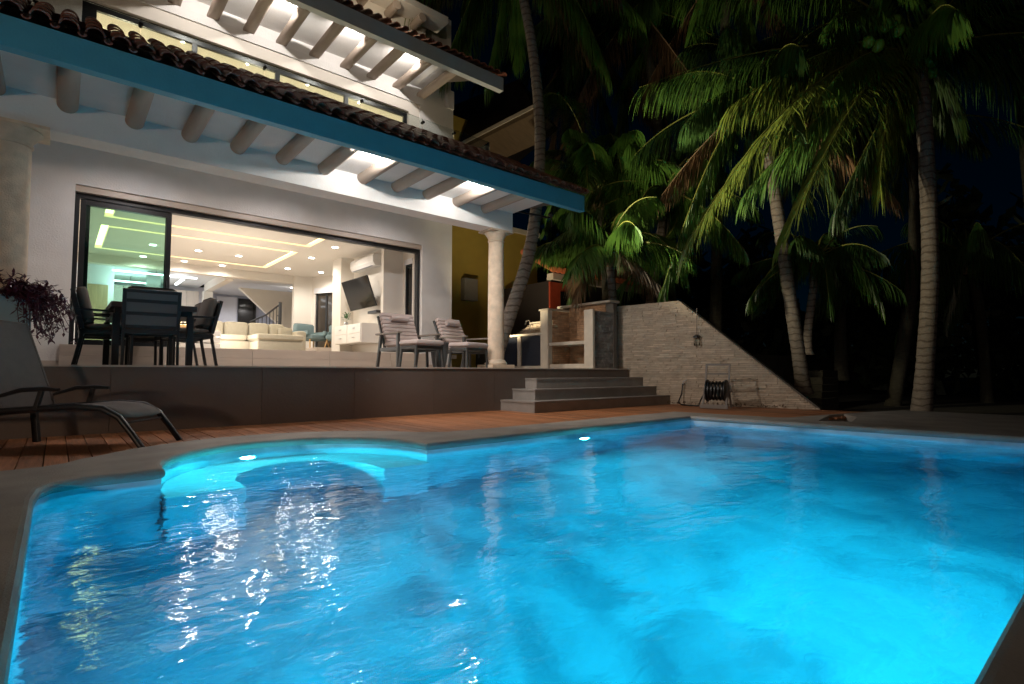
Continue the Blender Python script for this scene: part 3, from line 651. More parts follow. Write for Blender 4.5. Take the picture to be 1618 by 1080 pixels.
# dining counter seen behind the sofa, candles and chairs
ct = thing('dining_counter', 'light wood table behind the beige sofa', 'table', (3.15, 17.0, IZ))
MB().box(-.75, -.3, .80, .95, .3, .86).build('table_top', W['oak'], ct, bevel=.006); MB().box(-.5, -.2, .0, -.3, .2, .8).box(.45, -.2, .0, .65, .2, .8).build('pedestal', W['cab'], ct)
dcx = thing('dining_chair', 'upholstered beige shell chair tucked at the light wood table', 'chair', (3.2, 16.55, IZ), math.pi, group='indoor dining chairs')
MB().cushion(-.27, -.2, .42, .27, .25, .50, .03).build('seat', W['sofa'], dcx, smooth=True)
MB().cushion(-.27, -.28, .45, .27, -.18, .84, .03).build('backrest', W['sofa'], dcx, smooth=True)
MB().tube([(-.2, -.15, .42), (-.25, -.22, 0)], .015, 6).tube([(.2, -.15, .42), (.25, -.22, 0)], .015, 6).tube([(-.2, .2, .42), (-.25, .25, 0)], .015, 6).tube([(.2, .2, .42), (.25, .25, 0)], .015, 6).build('legs', W['oak'], dcx)
clone(dcx, (3.75, 16.5, IZ), math.pi - .5, 'pale shell chair turned aside beside the table, left of the stairs')
cn = thing('candle_group', 'glowing candles on the counter beyond the dining chairs', 'candles', (2.6, 17.0, IZ + .86))
for k in range(4): MB().lathe((-.15 + k * .1, 0, 0), [(.03, 0), (.03, .06 + .02 * (k % 2)), (.006, .1 + .02 * (k % 2))], 10).build('candle', W['candle'], cn)
# sofa
so = thing('corner_sofa', 'beige corner sofa with chaise facing the terrace doors', 'sofa', (3.3, 13.3, IZ))
def sp(mb, name, m='sofa', **k): return vp(mb, name, W[m], parent=so, smooth=True, **k)
sp(MB().cushion(2.3, 13.0, IZ, 4.45, 13.9, IZ + .28, .04), 'base')
for a, b2 in ((2.33, 2.86), (2.86, 3.38), (3.38, 3.83), (3.83, 4.18)):
    sp(MB().cushion(a + .006, 13.42, IZ + .36, b2 - .006, 13.68, IZ + .74, .05), 'back_cushion')
sp(MB().cushion(2.33, 13.0, IZ + .27, 3.25, 13.5, IZ + .42, .04), 'seat_cushion'); sp(MB().cushion(3.25, 12.3, IZ + .27, 4.28, 13.5, IZ + .42, .045), 'chaise_cushion')
sp(MB().cushion(3.27, 12.32, IZ, 4.27, 13.0, IZ + .265, .03), 'chaise_base'); sp(MB().cushion(4.30, 12.9, IZ, 4.52, 13.9, IZ + .56, .04), 'armrest')
sp(MB().cushion(4.0, 13.25, IZ + .42, 4.32, 13.42, IZ + .66, .05), 'throw_pillow')
cf = thing('coffee_table', 'white slatted coffee table left of the sofa', 'coffee table', (2.15, 12.3, IZ))
for k in range(3): MB().box(-.35, -.3, .04 + k * .13, .35, .3, .15 + k * .13).build('drawer', W['whitecab'], cf, bevel=.004)
# two armchairs near the back window
ac = thing('armchair', 'grey-teal armchair with oak legs, left one by the window', 'armchair', (5.35, 14.85, IZ + .21), rad(200), group='grey-teal armchairs')
MB().cushion(-.32, -.3, .24, .32, .35, .40, .05).build('seat', W['teal'], ac, smooth=True)
MB().cushion(-.32, -.42, .30, .32, -.26, .72, .05).build('backrest', W['teal'], ac, smooth=True)
MB().cushion(-.40, -.35, .36, -.31, .3, .50, .03).build('armrest', W['teal'], ac, smooth=True); MB().cushion(.31, -.35, .36, .40, .3, .50, .03).build('armrest', W['teal'], ac, smooth=True)
for sx in (-1, 1):
    for sy in (-1, 1): MB().tube([(sx * .28, sy * .26, .26), (sx * .34, sy * .34, 0)], [.022, .014], 8).build('leg', W['oak'], ac, smooth=True)
clone(ac, (6.0, 14.55, IZ + .21), rad(150), 'grey-teal armchair against the right edge of the back window')
# TV wall items
acu = thing('air_conditioner', 'white split air conditioner high on the wall above the television', 'air conditioner', (5.50, 11.85, 3.22))
MB().extr([(.11, -.13), (-.06, -.13), (-.11, -.05), (-.11, .10), (-.08, .14), (.11, .14)], 1, -.62, .62).build('casing', W['plasticw'], acu, bevel=.006)
for k in range(3): MB().box(-.113, -.55, -.01 + k * .03, -.1105, .55, -.004 + k * .03).build('louvre', W['iwall'], acu)
MB().box(-.10, -.52, -.128, -.05, .52, -.132).build('outlet_flap', W['igrey'], acu)
tv = thing('television', 'large flat television tilted forward on its wall bracket', 'television', (5.34, 11.85, 2.49))
T_ = Matrix.Rotation(rad(-20), 4, 'Y') @ Matrix.Rotation(rad(6), 4, 'Z')
MB().box(-.02, -.57, -.36, .02, .57, .36).xf(T_).build('casing', W['blackm'], tv, bevel=.004)
MB().box(-.0215, -.56, -.35, -.0206, .56, .35).xf(T_).build('screen', W['tvs'], tv)
MB().bar((.02, 0, 0), (.27, 0, -.02), .08, .12).build('bracket', W['blackm'], tv)
tag(MB().box(5.45, 11.15, 2.0, 5.61, 11.6, 2.06).build('media_box', W['blackm'], bevel=.006), 'black media player shelf box under the television', 'media player')
sb = thing('sideboard', 'white floating sideboard with two drawers under the television', 'sideboard', (5.35, 12.0, 1.32))
MB().box(-.2, -.75, 0, .265, .75, .44).build('carcass', W['whitecab'], sb, bevel=.005)
for k in range(2):
    for j in range(2):
        d_ = MB().box(-.22, -.73 + j * .74, .015 + k * .21, -.201, -.01 + j * .74 - .01, .215 + k * .21).build('drawer', W['whitecab'], sb, bevel=.003)
        MB().box(-.235, -.42 + j * .74, .12 + k * .21, -.2205, -.3 + j * .74, .135 + k * .21).build('handle', W['steel'], d_)
pp = thing('potted_plant', 'small leafy green plant in a glass pot on the sideboard', 'plant', (5.3, 12.45, 1.765))
MB().lathe((0, 0, 0), [(.04, 0), (.055, .03), (.05, .09), (.04, .1)], 14).build('pot', W['steel'], pp, smooth=True)
def leafset(rr, n, L, w, zc, spread, seed):
    q = random.Random(seed); m = MB()
    for _ in range(n):
        a = q.uniform(0, 6.28); e = q.uniform(-.2, 1.2); c = Vector((math.cos(a) * q.uniform(0, spread), math.sin(a) * q.uniform(0, spread), zc + q.uniform(-spread, spread)))
        d = Vector((math.cos(a) * math.cos(e), math.sin(a) * math.cos(e), math.sin(e))); s_ = d.cross(Vector((0, 0, 1))).normalized() * w
        m.add([c, c + d * L * .5 + s_, c + d * L, c + d * L * .5 - s_], [(0, 1, 2, 3)])
    return m
leafset(0, 60, .07, .02, .22, .09, 3).tube([(0, 0, .05), (0, 0, .25)], .005, 6).build('foliage', W['green'], pp)
# upper room
vp(MB().box(-.5, 11.0 + 4, 3.95, 6.8, 15.1, 7.2).box(-.6, YF + .3, 3.95, -.5, 15, 7.2), 'upper_room_wall', W['iwall'])
vp(MB().box(-.5, YF + .301, 6.55, 6.59, 15, 6.65), 'upper_room_ceiling', W['ceil'])
vp(MB().box(-.5, YF + .301, 3.9, 6.59, 15, 3.95), 'upper_room_floor', W['ltile'])
vp(MB().box(1.9, 12.2, 6.50, 3.0, 12.3, 6.548), 'ceiling_lamp', W['led'])
for a in (.8, 3.0, 5.2): lamp('POINT', (a, 12.2, 5.2), 85, (1, .86, .58), V, None, .25)
# ------------------------------------------------------------------ stone cladding
def ledger(parent, p0, p1, zb, ztop, course, ln, m, seed, depth=.035, side=1, slope=None, limit=290):
    """ledger stone courses; slope=(sa, sb): the stretch along which the top edge falls"""
    q = random.Random(seed); p0 = Vector((*p0, 0)); p1 = Vector((*p1, 0)); d = (p1 - p0); L = d.length; d.normalize(); nn = Vector((d.y, -d.x, 0)) * side
    z = zb; allst = []
    def cross(zz):
        if not slope: return L
        a, b2 = slope
        for _ in range(30):
            c = (a + b2) / 2
            if ztop(c) > zz: a = c
            else: b2 = c
        return a
    while z < max(ztop(0), ztop(L), ztop(slope[0]) if slope else 0):
        s = -q.uniform(0, ln[1]) * .5; ch = course * q.uniform(.75, 1.25)
        lim = min(L, cross(z)) if slope else L; mid = cross(z + ch) if slope else L
        while s < lim:
            l = q.uniform(*ln); segs = [(max(s, 0), min(s + l, lim))]
            if segs[0][0] < mid < segs[0][1]: segs = [(segs[0][0], mid), (mid + .001, segs[0][1])]
            for a, b2 in segs:
                if b2 - a < .012: continue
                za = lambda ss: max(z + .001, min(z + ch - .004, ztop(ss) - .002))
                o_ = q.uniform(.3, 1) * depth; vs = []
                for tt in (0, o_):
                    for ss, zz in ((a + .002, z), (b2 - .002, z), (b2 - .002, za(b2)), (a + .002, za(a))):
                        vs.append(p0 + d * ss + nn * (tt + (q.uniform(-.006, .006) if tt else 0)) + Vector((0, 0, zz)))
                if za(a) > z + .004 or za(b2) > z + .004: allst.append(((b2 - a) * ch, len(allst), vs))
            s += l
        z += ch
    allst.sort(reverse=True, key=lambda t_: t_[0]); F6 = [(0, 3, 2, 1), (4, 5, 6, 7), (0, 1, 5, 4), (1, 2, 6, 5), (2, 3, 7, 6), (3, 0, 4, 7)]
    for _, i, vs in allst[:limit]: MB().add(vs, F6).build('stone', m[i % len(m)], parent, world=True)
    if len(allst) > limit:
        mb = MB()
        for _, i, vs in allst[limit:]: mb.add(vs, F6)
        o = mb.build('small_stones', m[0], parent, world=True); o['kind'] = 'stuff'
sw = thing('stone_wall', 'sloping ledger stone retaining wall beside the deck steps', 'wall', (9.7, 5.5, 0))
W0, W1 = (9.35, 7.66), (10.19, 3.70); WL = math.dist(W0, W1)
def wt(s):
    y = W0[1] - s / WL * (W0[1] - W1[1])
    return 2.10 + (7.6 - y) * .01 if y > 6.12 else max(.02, 2.115 - (6.12 - y) / (6.12 - 3.74) * 2.10)
bk = MB(); dW = Vector((W1[0] - W0[0], W1[1] - W0[1], 0)).normalized(); nW = Vector((dW.y, -dW.x, 0)); nW = -nW if nW.x > 0 else nW
sA = (W0[1] - 6.12) / (W0[1] - W1[1]) * WL
prof = [(0, -.1), (WL, -.1), (WL, wt(WL)), (sA, wt(sA)), (0, wt(0))]
fv = [Vector((*W0, 0)) + dW * s + Vector((0, 0, z)) for s, z in prof]; bv = [p - nW * .22 for p in fv]
bk.add(fv + bv, [(0, 1, 2, 3, 4), (9, 8, 7, 6, 5)] + [(i, (i + 1) % 5, (i + 1) % 5 + 5, i + 5) for i in range(5)])
vp(bk, 'wall_core', W['mortar'], parent=sw)
ledger(sw, W0, W1, 0.0, wt, .036, (.09, .26), [W['stone']], 5, depth=.032, slope=(sA, WL), side=1 if Vector((dW.y, -dW.x, 0)).dot(nW) > 0 else -1)
# outdoor kitchen along the terrace edge (runs away from the pool)
bq = thing('outdoor_kitchen', 'stone clad outdoor kitchen with sink cabinet and open grill bay', 'outdoor kitchen', (8.7, 8.6, ZT))
XB = 8.36
def bp_(x0, y0, z0, x1, y1, z1, name, m, bev=.004): return vp(MB().box(x0, y0, z0, x1, y1, z1), name, W[m], parent=bq, bevel=bev)
bp_(XB + .04, 7.335, ZT + .001, 9.02, 7.50, 1.93, 'end_pier', 'mortar')
ledger(bq, (XB + .05, 7.335), (9.02, 7.335), ZT + .002, lambda s: 1.92, .05, (.10, .26), [W['stoneg']], 9, depth=.03, side=1)
bp_(XB - .02, 7.28, ZT + .002, XB + .045, 7.52, 1.95, 'pier_edge', 'plaster', .008)
bp_(XB - .03, 8.58, ZT + .001, XB + .10, 8.83, 2.04, 'middle_pier', 'plaster', .008)
bp_(XB - .05, 8.55, 2.041, 9.0, 8.86, 2.08, 'pier_cap', 'plaster', .008)
bp_(9.03, 7.3, ZT + .001, 9.15, 8.9, 2.14, 'back_core', 'mortar')
ledger(bq, (9.03, 7.5), (9.03, 8.58), ZT + .1, lambda s: 2.13, .045, (.12, .32), [W['stoneb']], 12, depth=.03, side=-1)
bp_(8.9, 7.28, 2.141, 9.22, 8.86, 2.19, 'back_cap', 'plaster', .008)
ledger(bq, (XB + .1, 8.578), (9.0, 8.578), ZT + .1, lambda s: 2.03, .045, (.12, .3), [W['stoneb']], 13, depth=.025, side=1)
bp_(XB - .02, 7.52, 1.24, 9.0, 8.55, 1.31, 'grill_shelf', 'plaster', .006)
bp_(XB - .015, 7.52, ZT + .001, 9.0, 8.55, ZT + .10, 'bottom_shelf', 'plaster', .006)
# sink run
bp_(XB - .03, 8.83, 1.50, 9.0, 10.15, 1.55, 'counter_top', 'plaster', .008)
bp_(XB - .01, 8.84, ZT + .001, 9.0, 10.15, ZT + .07, 'plinth', 'plaster', .004)
bp_(XB - .02, 9.52, ZT + .07, XB + .05, 9.64, 1.499, 'divider', 'plaster', .006)
for a, b2 in ((8.84, 9.51), (9.65, 10.14)):
    d_ = bp_(XB + .01, a, ZT + .075, XB + .03, b2, 1.495, 'cabinet_door', 'sinkdoor')
    for k in range(16): vp(MB().box(XB + .002, a + .05, ZT + .12 + k * .04, XB + .009, b2 - .05, ZT + .14 + k * .04), 'louvre', W['sinkdoor'], parent=d_)
vp(MB().extr([(8.85, 1.551), (10.5, 1.551), (9.8, 1.83), (8.85, 1.85)], 0, 8.96, 9.1), 'splash_wall', W['mortar'], parent=bq)
ledger(bq, (8.955, 8.86), (8.955, 10.4), 1.553, lambda s: 1.84 if s < .95 else 1.84 - (s - .95) * .5, .042, (.1, .25), [W['stone']], 17, depth=.02, side=-1)
vp(MB().box(8.9, 8.86, 1.852, 9.14, 9.84, 1.885), 'splash_cap', W['plaster'], parent=bq, bevel=.004)
vp(MB().tube([(8.85, 9.75, 1.55), (8.85, 9.75, 1.86), (8.78, 9.72, 1.92), (8.66, 9.68, 1.90), (8.62, 9.67, 1.80)], .013, 8), 'tap', W['steel'], parent=bq, smooth=True)
# ------------------------------------------------------------------ furniture on the terrace
def mkdining():
    t_ = thing('dining_chair', '', 'chair', group='dark terrace dining chairs')
    for sx in (-1, 1):
        MB().bar((sx * .27, .24, 0), (sx * .27, .25, .64), .03, .034).build('leg', W['blackm'], t_, bevel=.004)
        MB().bar((sx * .27, -.30, 0), (sx * .27, -.22, .44), .03, .036).build('leg', W['blackm'], t_, bevel=.004)
        MB().bar((sx * .27, .29, .645), (sx * .27, -.29, .66), .05, .022).build('armrest', W['blackm'], t_, bevel=.003)
    MB().bar((-.27, .24, .40), (.27, .24, .40), .03, .05).bar((-.27, -.24, .40), (.27, -.24, .40), .03, .05).bar((-.27, -.24, .40), (-.27, .24, .40), .03, .05).bar((.27, -.24, .40), (.27, .24, .40), .03, .05).build('seat_frame', W['blackm'], t_)
    bk_ = MB()
    def bb(x0, z0, x1, z1, y0=-.02, y1=.02): bk_.box(x0, y0, z0, x1, y1, z1)
    bb(-.29, 0, -.25, .46); bb(.25, 0, .29, .46)
    for z in (0, .155, .305, .42): bb(-.25, z, .25, z + .04)
    T = Matrix.Translation((0, -.235, .44)) @ Matrix.Rotation(rad(13), 4, 'X')
    fb = bk_.xf(T).build('back_frame', W['blackm'], t_, bevel=.003)
    for z0, z1 in ((.04, .155), (.195, .305), (.345, .42)): MB().box(-.25, -.008, z0, .25, .008, z1).xf(T).build('strap', W['charcoal'], fb)
    MB().cushion(-.25, -.22, .43, .25, .26, .50, .03).build('seat_cushion', W['cush'], t_, smooth=True)
    MB().cushion(-.25, .0, .08, .25, .11, .50, .04).xf(T @ Matrix.Translation((0, .025, -.02))).build('back_cushion', W['cush'], t_, smooth=True)
    return t_
dc = mkdining(); dc.location = (.86, 7.86, ZT); dc.rotation_euler = (0, 0, rad(-4)); dc['label'] = 'dark dining chair seen from behind at the head of the terrace table'
clone(dc, (.46, 8.25, ZT), rad(-93), 'dining chair on the left side of the table, nearest the purple plant')
clone(dc, (1.33, 8.35, ZT), rad(93), 'near dining chair on the right side of the table, armrests showing')
clone(dc, (1.34, 9.05, ZT), rad(91), 'far dining chair on the right side of the table, behind its neighbour')
clone(dc, (.46, 9.0, ZT), rad(-90), 'far dining chair on the left side of the table, mostly hidden')
clone(dc, (.9, 9.70, ZT), rad(180), 'dining chair at the far head of the table, facing the pool')
tb = thing('dining_table', 'long dark dining table among the terrace chairs', 'table', (.90, 8.7, ZT))
MB().box(-.44, -.92, .69, .44, .78, .755).build('table_top', W['tablew'], tb, bevel=.006)
MB().box(-.40, -.86, .62, .40, .72, .689).build('apron', W['blackm'], tb)
for sx in (-.38, .38):
    for sy in (-.84, .70): MB().box(sx - .035, sy - .035, 0, sx + .035, sy + .035, .62).build('leg', W['blackm'], tb, bevel=.003)
def mklounge():
    t_ = thing('armchair', '', 'armchair', group='rose-beige terrace armchairs')
    for sx in (-1, 1):
        MB().bar((sx * .33, .30, 0), (sx * .33, .30, .545), .04, .045).build('leg', W['gframe'], t_, bevel=.004)
        MB().bar((sx * .33, -.36, 0), (sx * .33, -.24, .545), .04, .045).build('leg', W['gframe'], t_, bevel=.004)
        MB().bar((sx * .33, .36, .56), (sx * .33, -.38, .56), .065, .028).build('armrest', W['armtop'], t_, bevel=.005)
    MB().bar((-.33, .30, .30), (.33, .30, .30), .03, .06).bar((-.33, -.26, .30), (.33, -.26, .30), .03, .06).bar((-.33, -.26, .30), (-.33, .3, .30), .03, .06).bar((.33, -.26, .30), (.33, .3, .30), .03, .06).build('seat_frame', W['gframe'], t_)
    T = Matrix.Translation((0, -.20, .34)) @ Matrix.Rotation(rad(24), 4, 'X')
    MB().box(-.30, -.03, 0, -.265, .0, .60).box(.265, -.03, 0, .30, .0, .60).box(-.30, -.03, .57, .30, .0, .60).xf(T).build('back_frame', W['gframe'], t_)
    MB().cushion(-.29, -.26, .335, .29, .36, .43, .035).build('seat_cushion', W['pink'], t_, smooth=True)
    for k in range(8):
        z = .06 + k * .071
        MB().cushion(-.28, .004, z, .28, .085, z + .0695, .010).xf(T).build('back_channel', W['pink'], t_, smooth=True)
        MB().box(-.275, .02, z + .0690, .275, .079, z + .0708).xf(T).build('seam', W['piping'], t_)
    MB().tube([(-.15, .125, .50), (.15, .125, .50)], .045, 14).xf(T).build('headrest', W['pink'], t_, smooth=True)
    return t_
a1 = mklounge(); a1.location = (4.52, 8.04, ZT); a1.rotation_euler = (0, 0, rad(181)); a1.scale = (1.12, 1.05, 1.0); a1['label'] = 'rose-beige ribbed armchair nearest the open glass doors'
a2 = clone(a1, (5.80, 8.22, ZT), rad(194), 'rose-beige ribbed armchair nearest the stone column')
def mkstool():
    t_ = thing('footstool', '', 'footstool', group='footstools of the terrace armchairs')
    for sx in (-1, 1):
        for sy in (-1, 1): MB().bar((sx * .25, sy * .18, .33), (sx * .28, sy * .2, 0), .035, .035).build('leg', W['gframe'], t_, bevel=.003)
    MB().box(-.27, -.20, .29, .27, .20, .335).build('frame', W['gframe'], t_, bevel=.004)
    MB().cushion(-.29, -.23, .336, .29, .23, .43, .035).build('cushion', W['pink'], t_, smooth=True); return t_
f1 = mkstool(); f1.location = (4.42, 7.43, ZT); f1.rotation_euler = (0, 0, rad(8)); f1['label'] = 'cushioned footstool before the armchair nearest the doors'
clone(f1, (5.44, 7.58, ZT), rad(14), 'cushioned footstool in front of the stone column')
pt = thing('side_planter', 'dark grey tapered tub between the two terrace armchairs', 'tub', (5.08, 7.95, ZT))
MB().lathe((0, 0, 0), [(.10, 0), (.125, .08), (.165, .42), (.175, .44), (.16, .44)], 24).build('tub', W['charcoal'], pt, smooth=True)
# planter with purple plant
pl = thing('planter_box', 'blue-grey planter box with purple foliage at the left end of the terrace', 'planter', (-.75, 7.35, ZT))
MB().box(-.60, -.20, .0, .53, .25, .62).build('box', W['bluepl'], pl, bevel=.006); MB().box(-.62, -.22, .62, .56, .27, .68).build('rim', W['bluepl'], pl, bevel=.008)
pu = thing('purple_plant', 'trailing purple-leaved plant spilling over the blue-grey planter', 'plant', (-.45, 7.30, ZT + .66))
q = random.Random(4); lv = MB(); stm = MB()
for k in range(250):
    x0 = q.uniform(-.6, .25) if q.random() < .4 else q.uniform(.02, .25); y0 = q.uniform(-.22, .2); a = q.uniform(-1.5, .9) if x0 > -.1 else q.uniform(0, 6.28); rr = q.uniform(.05, .40) if x0 > 0 else q.uniform(.03, .12)
    dn = q.uniform(.0, .48) if x0 > .08 and y0 > -.2 else q.uniform(-.12, .05)
    up = q.uniform(.02, .14); pts = []
    p0 = Vector((x0, y0, 0)); dd = Vector((abs(math.cos(a)) if x0 > 0 else math.cos(a), math.sin(a), 0)) * rr
    for j in range(7):
        t_ = j / 6; pts.append(p0 + dd * (t_ ** .8) + Vector((q.uniform(-.01, .01), q.uniform(-.01, .01), up * math.sin(t_ * 2.2) - dn * t_ * t_)))
    stm.tube(pts, .003, 4, False)
    for j in range(1, 7):
        for s_ in range(3):
            d = Vector((q.uniform(-1, 1), q.uniform(-1, 1), q.uniform(-.9, .7))).normalized(); w_ = d.cross(Vector((0, 0, 1))).normalized() * .0125; L = q.uniform(.045, .095)
            lv.add([pts[j], pts[j] + d * L * .5 + w_, pts[j] + d * L, pts[j] + d * L * .5 - w_], [(0, 1, 2, 3)])
lv.build('foliage', W['purple'], pu); stm.build('stems', W['purple'], pu)
# ------------------------------------------------------------------ sun lounger on the deck
lg = thing('sun_lounger', 'dark framed sling lounger on the deck at the left edge', 'sun lounger', (.757, 5.773, 0), rad(56))
# local: x across, +y towards head
side_ = [(.0, 0), (.10, .14), (.20, .27), (.33, .345), (.55, .365), (.8, .35), (1.15, .33)]
for sx in (-.31, .31):
    MB().tube([(sx, y, z) for y, z in side_] + [(sx, 1.75, .30)], [.026, .026, .028, .028, .028, .026, .024, .022], 10).build('side_rail', W['blackm'], lg, smooth=True)
    MB().bar((sx, 1.30, .33), (sx, 1.26, .0), .04, .05).build('leg', W['blackm'], lg, bevel=.004)
    MB().bar((sx * 1.04, .84, .34), (sx * 1.04, .80, .50), .035, .03).build('arm_post', W['blackm'], lg, bevel=.003)
    MB().tube([(sx * 1.06, .66, .505), (sx * 1.06, .78, .512), (sx * 1.06, .95, .505), (sx * 1.06, 1.16, .44)], [.014, .02, .02, .014], 8).build('armrest', W['blackm'], lg, smooth=True)
for y_, z_ in ((.17, .22), (1.15, .3)): MB().tube([(-.31, y_, z_), (.31, y_, z_)], .012, 8).build('cross_bar', W['blackm'], lg, smooth=True)
sg = MB(); pts = [(.16, .27), (.24, .325), (.34, .362), (.55, .382), (.8, .362), (1.12, .345)]; vs = []; fs = []
for y, z in pts:
    for sx in (-.285, -.15, 0, .15, .285): vs.append((sx, y, z - .012 * (1 - (sx / .285) ** 2)))
for i in range(len(pts) - 1):
    for k in range(4): fs.append((i * 5 + k, i * 5 + k + 1, i * 5 + k + 6, i * 5 + k + 5))
sg.add(vs, fs); o = sg.build('seat_sling', W['sling'], lg, smooth=True); md = o.modifiers.new('s', 'SOLIDIFY'); md.thickness = .01
T = Matrix.Translation((0, 1.12, .35)) @ Matrix.Rotation(rad(-20), 4, 'X')
MB().box(-.285, -.008, 0, .285, .004, .80).xf(T).build('back_sling', W['sling'], lg, bevel=.003)
MB().tube([(-.30, 0, 0), (-.30, 0, .80)], .014, 8).tube([(.30, 0, 0), (.30, 0, .80)], .014, 8).tube([(-.3, 0, .80), (.3, 0, .80)], .014, 8).xf(T).build('back_frame', W['sling'], lg, smooth=True)
# ------------------------------------------------------------------ hose reel and small things by the stone wall
hr = thing('hose_reel', 'taupe hose reel cart wound with black hose by the stone wall', 'hose reel', (9.05, 5.0, 0), rad(78))
hr.rotation_euler = (0, 0, rad(-75))
for sx in (-.2, .2):
    MB().bar((sx, -.20, .02), (sx, .05, .42), .035, .03).bar((sx, .05, .42), (sx, .16, .80), .035, .03).build('frame_side', W['reel'], hr, bevel=.004)
    MB().bar((sx, .20, .02), (sx, .05, .40), .03, .03).build('frame_strut', W['reel'], hr, bevel=.004)
MB().bar((-.2, .16, .79), (.2, .16, .79), .035, .035).build('handle_bar', W['reel'], hr, bevel=.004)
MB().bar((-.2, .11, .62), (.2, .11, .62), .02, .025).build('cross_bar', W['reel'], hr)
MB().bar((-.24, -.2, .05), (.24, -.2, .05), .04, .07).build('foot_bar', W['reel'], hr, bevel=.004)
for sx in (-.16, .16): MB().lathe((0, 0, 0), [(.2, -.008), (.2, .008)], 24).xf(Matrix.Translation((sx, .02, .32)) @ Matrix.Rotation(rad(90), 4, 'Y')).build('drum_flange', W['blackm'], hr, smooth=True)
for k in range(5):
    ring_ = [(-.12 + k * .06, .02 + math.cos(a * .5236) * .155, .32 + math.sin(a * .5236) * .155) for a in range(13)]
    MB().tube(ring_, .024, 6).build('hose_coil', W['hose'], hr, smooth=True)
MB().tube([(.24, .0, .32), (.26, -.02, .30), (.26, -.14, .45), (.32, -.14, .45)], .012, 6).build('crank', W['reel'], hr, smooth=True)
tag(MB().tube([at(1079, 606, 10.78), at(1077, 622, 10.78), (9.47, 6.05, .05), (9.43, 5.95, .015), (9.36, 5.75, .015), (9.3, 5.5, .02), at(1107, 632, 10.3), at(1120, 608, 10.2)], .014, 8).build('garden_hose', W['hose'], smooth=True), 'black hose looping from the wall tap to the reel', 'hose')
tag(MB().tube([at(1079, 606, 10.78), at(1079, 606, 10.78) + Vector((.12, .02, 0))], .022, 8).tube([at(1079, 603, 10.78), at(1085, 600, 10.75)], .012, 6).build('wall_tap', W['steel'], smooth=True), 'small metal tap on the stone wall', 'tap')
la = thing('hanging_lantern', 'small glass lantern hanging by a cord on the stone wall', 'lantern', (9.68, 5.74, 1.18))
MB().lathe((0, 0, 0), [(.055, 0), (.06, .01), (.06, .15), (.05, .16)], 14).build('glass', W['glass'], la, smooth=True); MB().lathe((0, 0, .16), [(.075, 0), (.07, .03), (.02, .06)], 14).build('cap', W['blackm'], la, smooth=True)
MB().tube([(0, 0, .2), (0.02, 0, .75)], .007, 6).build('cord', W['armtop'], la)
lf = MB(); q = random.Random(8)
for k in range(260):
    s_ = q.uniform(.5, 3.2); c = Vector((*W0, 0)) + dW * (WL - s_) + nW * q.uniform(.04, .25) + Vector((0, 0, q.uniform(.004, .05)))
    d = Vector((q.uniform(-1, 1), q.uniform(-1, 1), q.uniform(-.1, .8))).normalized(); w_ = d.cross(Vector((0, 0, 1))).normalized() * .012
    lf.add([c, c + d * .03 + w_, c + d * .06, c + d * .03 - w_], [(0, 1, 2, 3)])
o = lf.build('fallen_leaves', W['dry']); o['kind'] = 'stuff'
# ------------------------------------------------------------------ neighbour buildings
nb = thing('neighbour_house', 'mustard stucco neighbouring house with tiled roof behind the porch', 'house', (10.5, 14, 0))
def np_(mb, name, m, par=None, **k): return mb.build(name, W[m], par or nb, world=True, **k)
np_(MB().box(6.9, 13.0, -.3, 12.13, 17, 5.15), 'wall', 'yellow')
np_(MB().box(6.9, 12.93, 5.151, 12.2, 17, 5.30), 'string_course', 'plaster', bevel=.01)
np_(MB().box(6.9, 14.2, 5.3, 12.0, 17, 9.0), 'upper_wall', 'yellow')
k = 0
x = 7.4
while x < 9.9: np_(MB().box(x, 12.98, 5.30, x + .03, 13.01, 6.1), 'balcony_slat', 'dark'); x += .14
np_(MB().box(7.3, 12.97, 6.1, 9.95, 13.03, 6.16), 'balcony_rail', 'dark')
# eave running towards the pool
ea = Vector((10.9, 15.8, 8.05)); eb = Vector((10.9, 11.7, 6.95))
p_hi = at(843, 170, 15.0); p_lo = at(724, 231, 17.5)
ex = MB(); w_ = Vector((-.0, 0, -.16)); dp = Vector((.9, .7, -.35))
ex.add([p_hi, p_lo, p_lo + w_, p_hi + w_, p_hi + dp, p_lo + dp, p_lo + w_ + dp, p_hi + w_ + dp], [(0, 1, 2, 3), (4, 7, 6, 5), (0, 4, 5, 1), (3, 2, 6, 7), (0, 3, 7, 4), (1, 5, 6, 2)])
np_(ex, 'eave', 'eavew')
rf = MB(); up_ = Vector((.8, 2.0, 2.3))
rf.add([p_hi, p_lo, p_lo + up_, p_hi + up_ * .55 + Vector((0, 0, .2)), p_hi + Vector((3, 2, 1.0)), p_lo + Vector((3, 2, 0))], [(0, 1, 2, 3), (0, 3, 4), (2, 1, 5), (0, 4, 5, 1), (3, 2, 5, 4)])
np_(rf, 'roof', 'dark')
np_(MB().bar(p_lo + Vector((-.02, -.02, .02)), p_hi + Vector((-.02, -.02, .02)), .05, .10), 'eave_moulding', 'plaster')
wlp = thing('wall_box', 'dark grey electrical box mounted on the mustard wall', 'electrical box', (9.27, 12.9, 3.1))
MB().box(-.24, -.12, -.33, .24, .1, .33).build('casing', W['greybox'], wlp, bevel=.03); MB().box(-.2, -.13, -.25, .2, -.121, .2).build('cover', W['greybox'], wlp, bevel=.004)
rh = thing('garden_cabin', 'small cabin with orange tiled roof and red door behind the outdoor kitchen', 'cabin', at(905, 500, 15) * 1)
c0 = at(868, 436, 15); c1 = at(945, 428, 15.4)
zr = c0.z
bx0, by0 = c0.x, c0.y
np_(MB().box(bx0 + .1, by0, -.3, bx0 + 4, by0 + 3, zr - .1), 'wall', 'dark', rh)
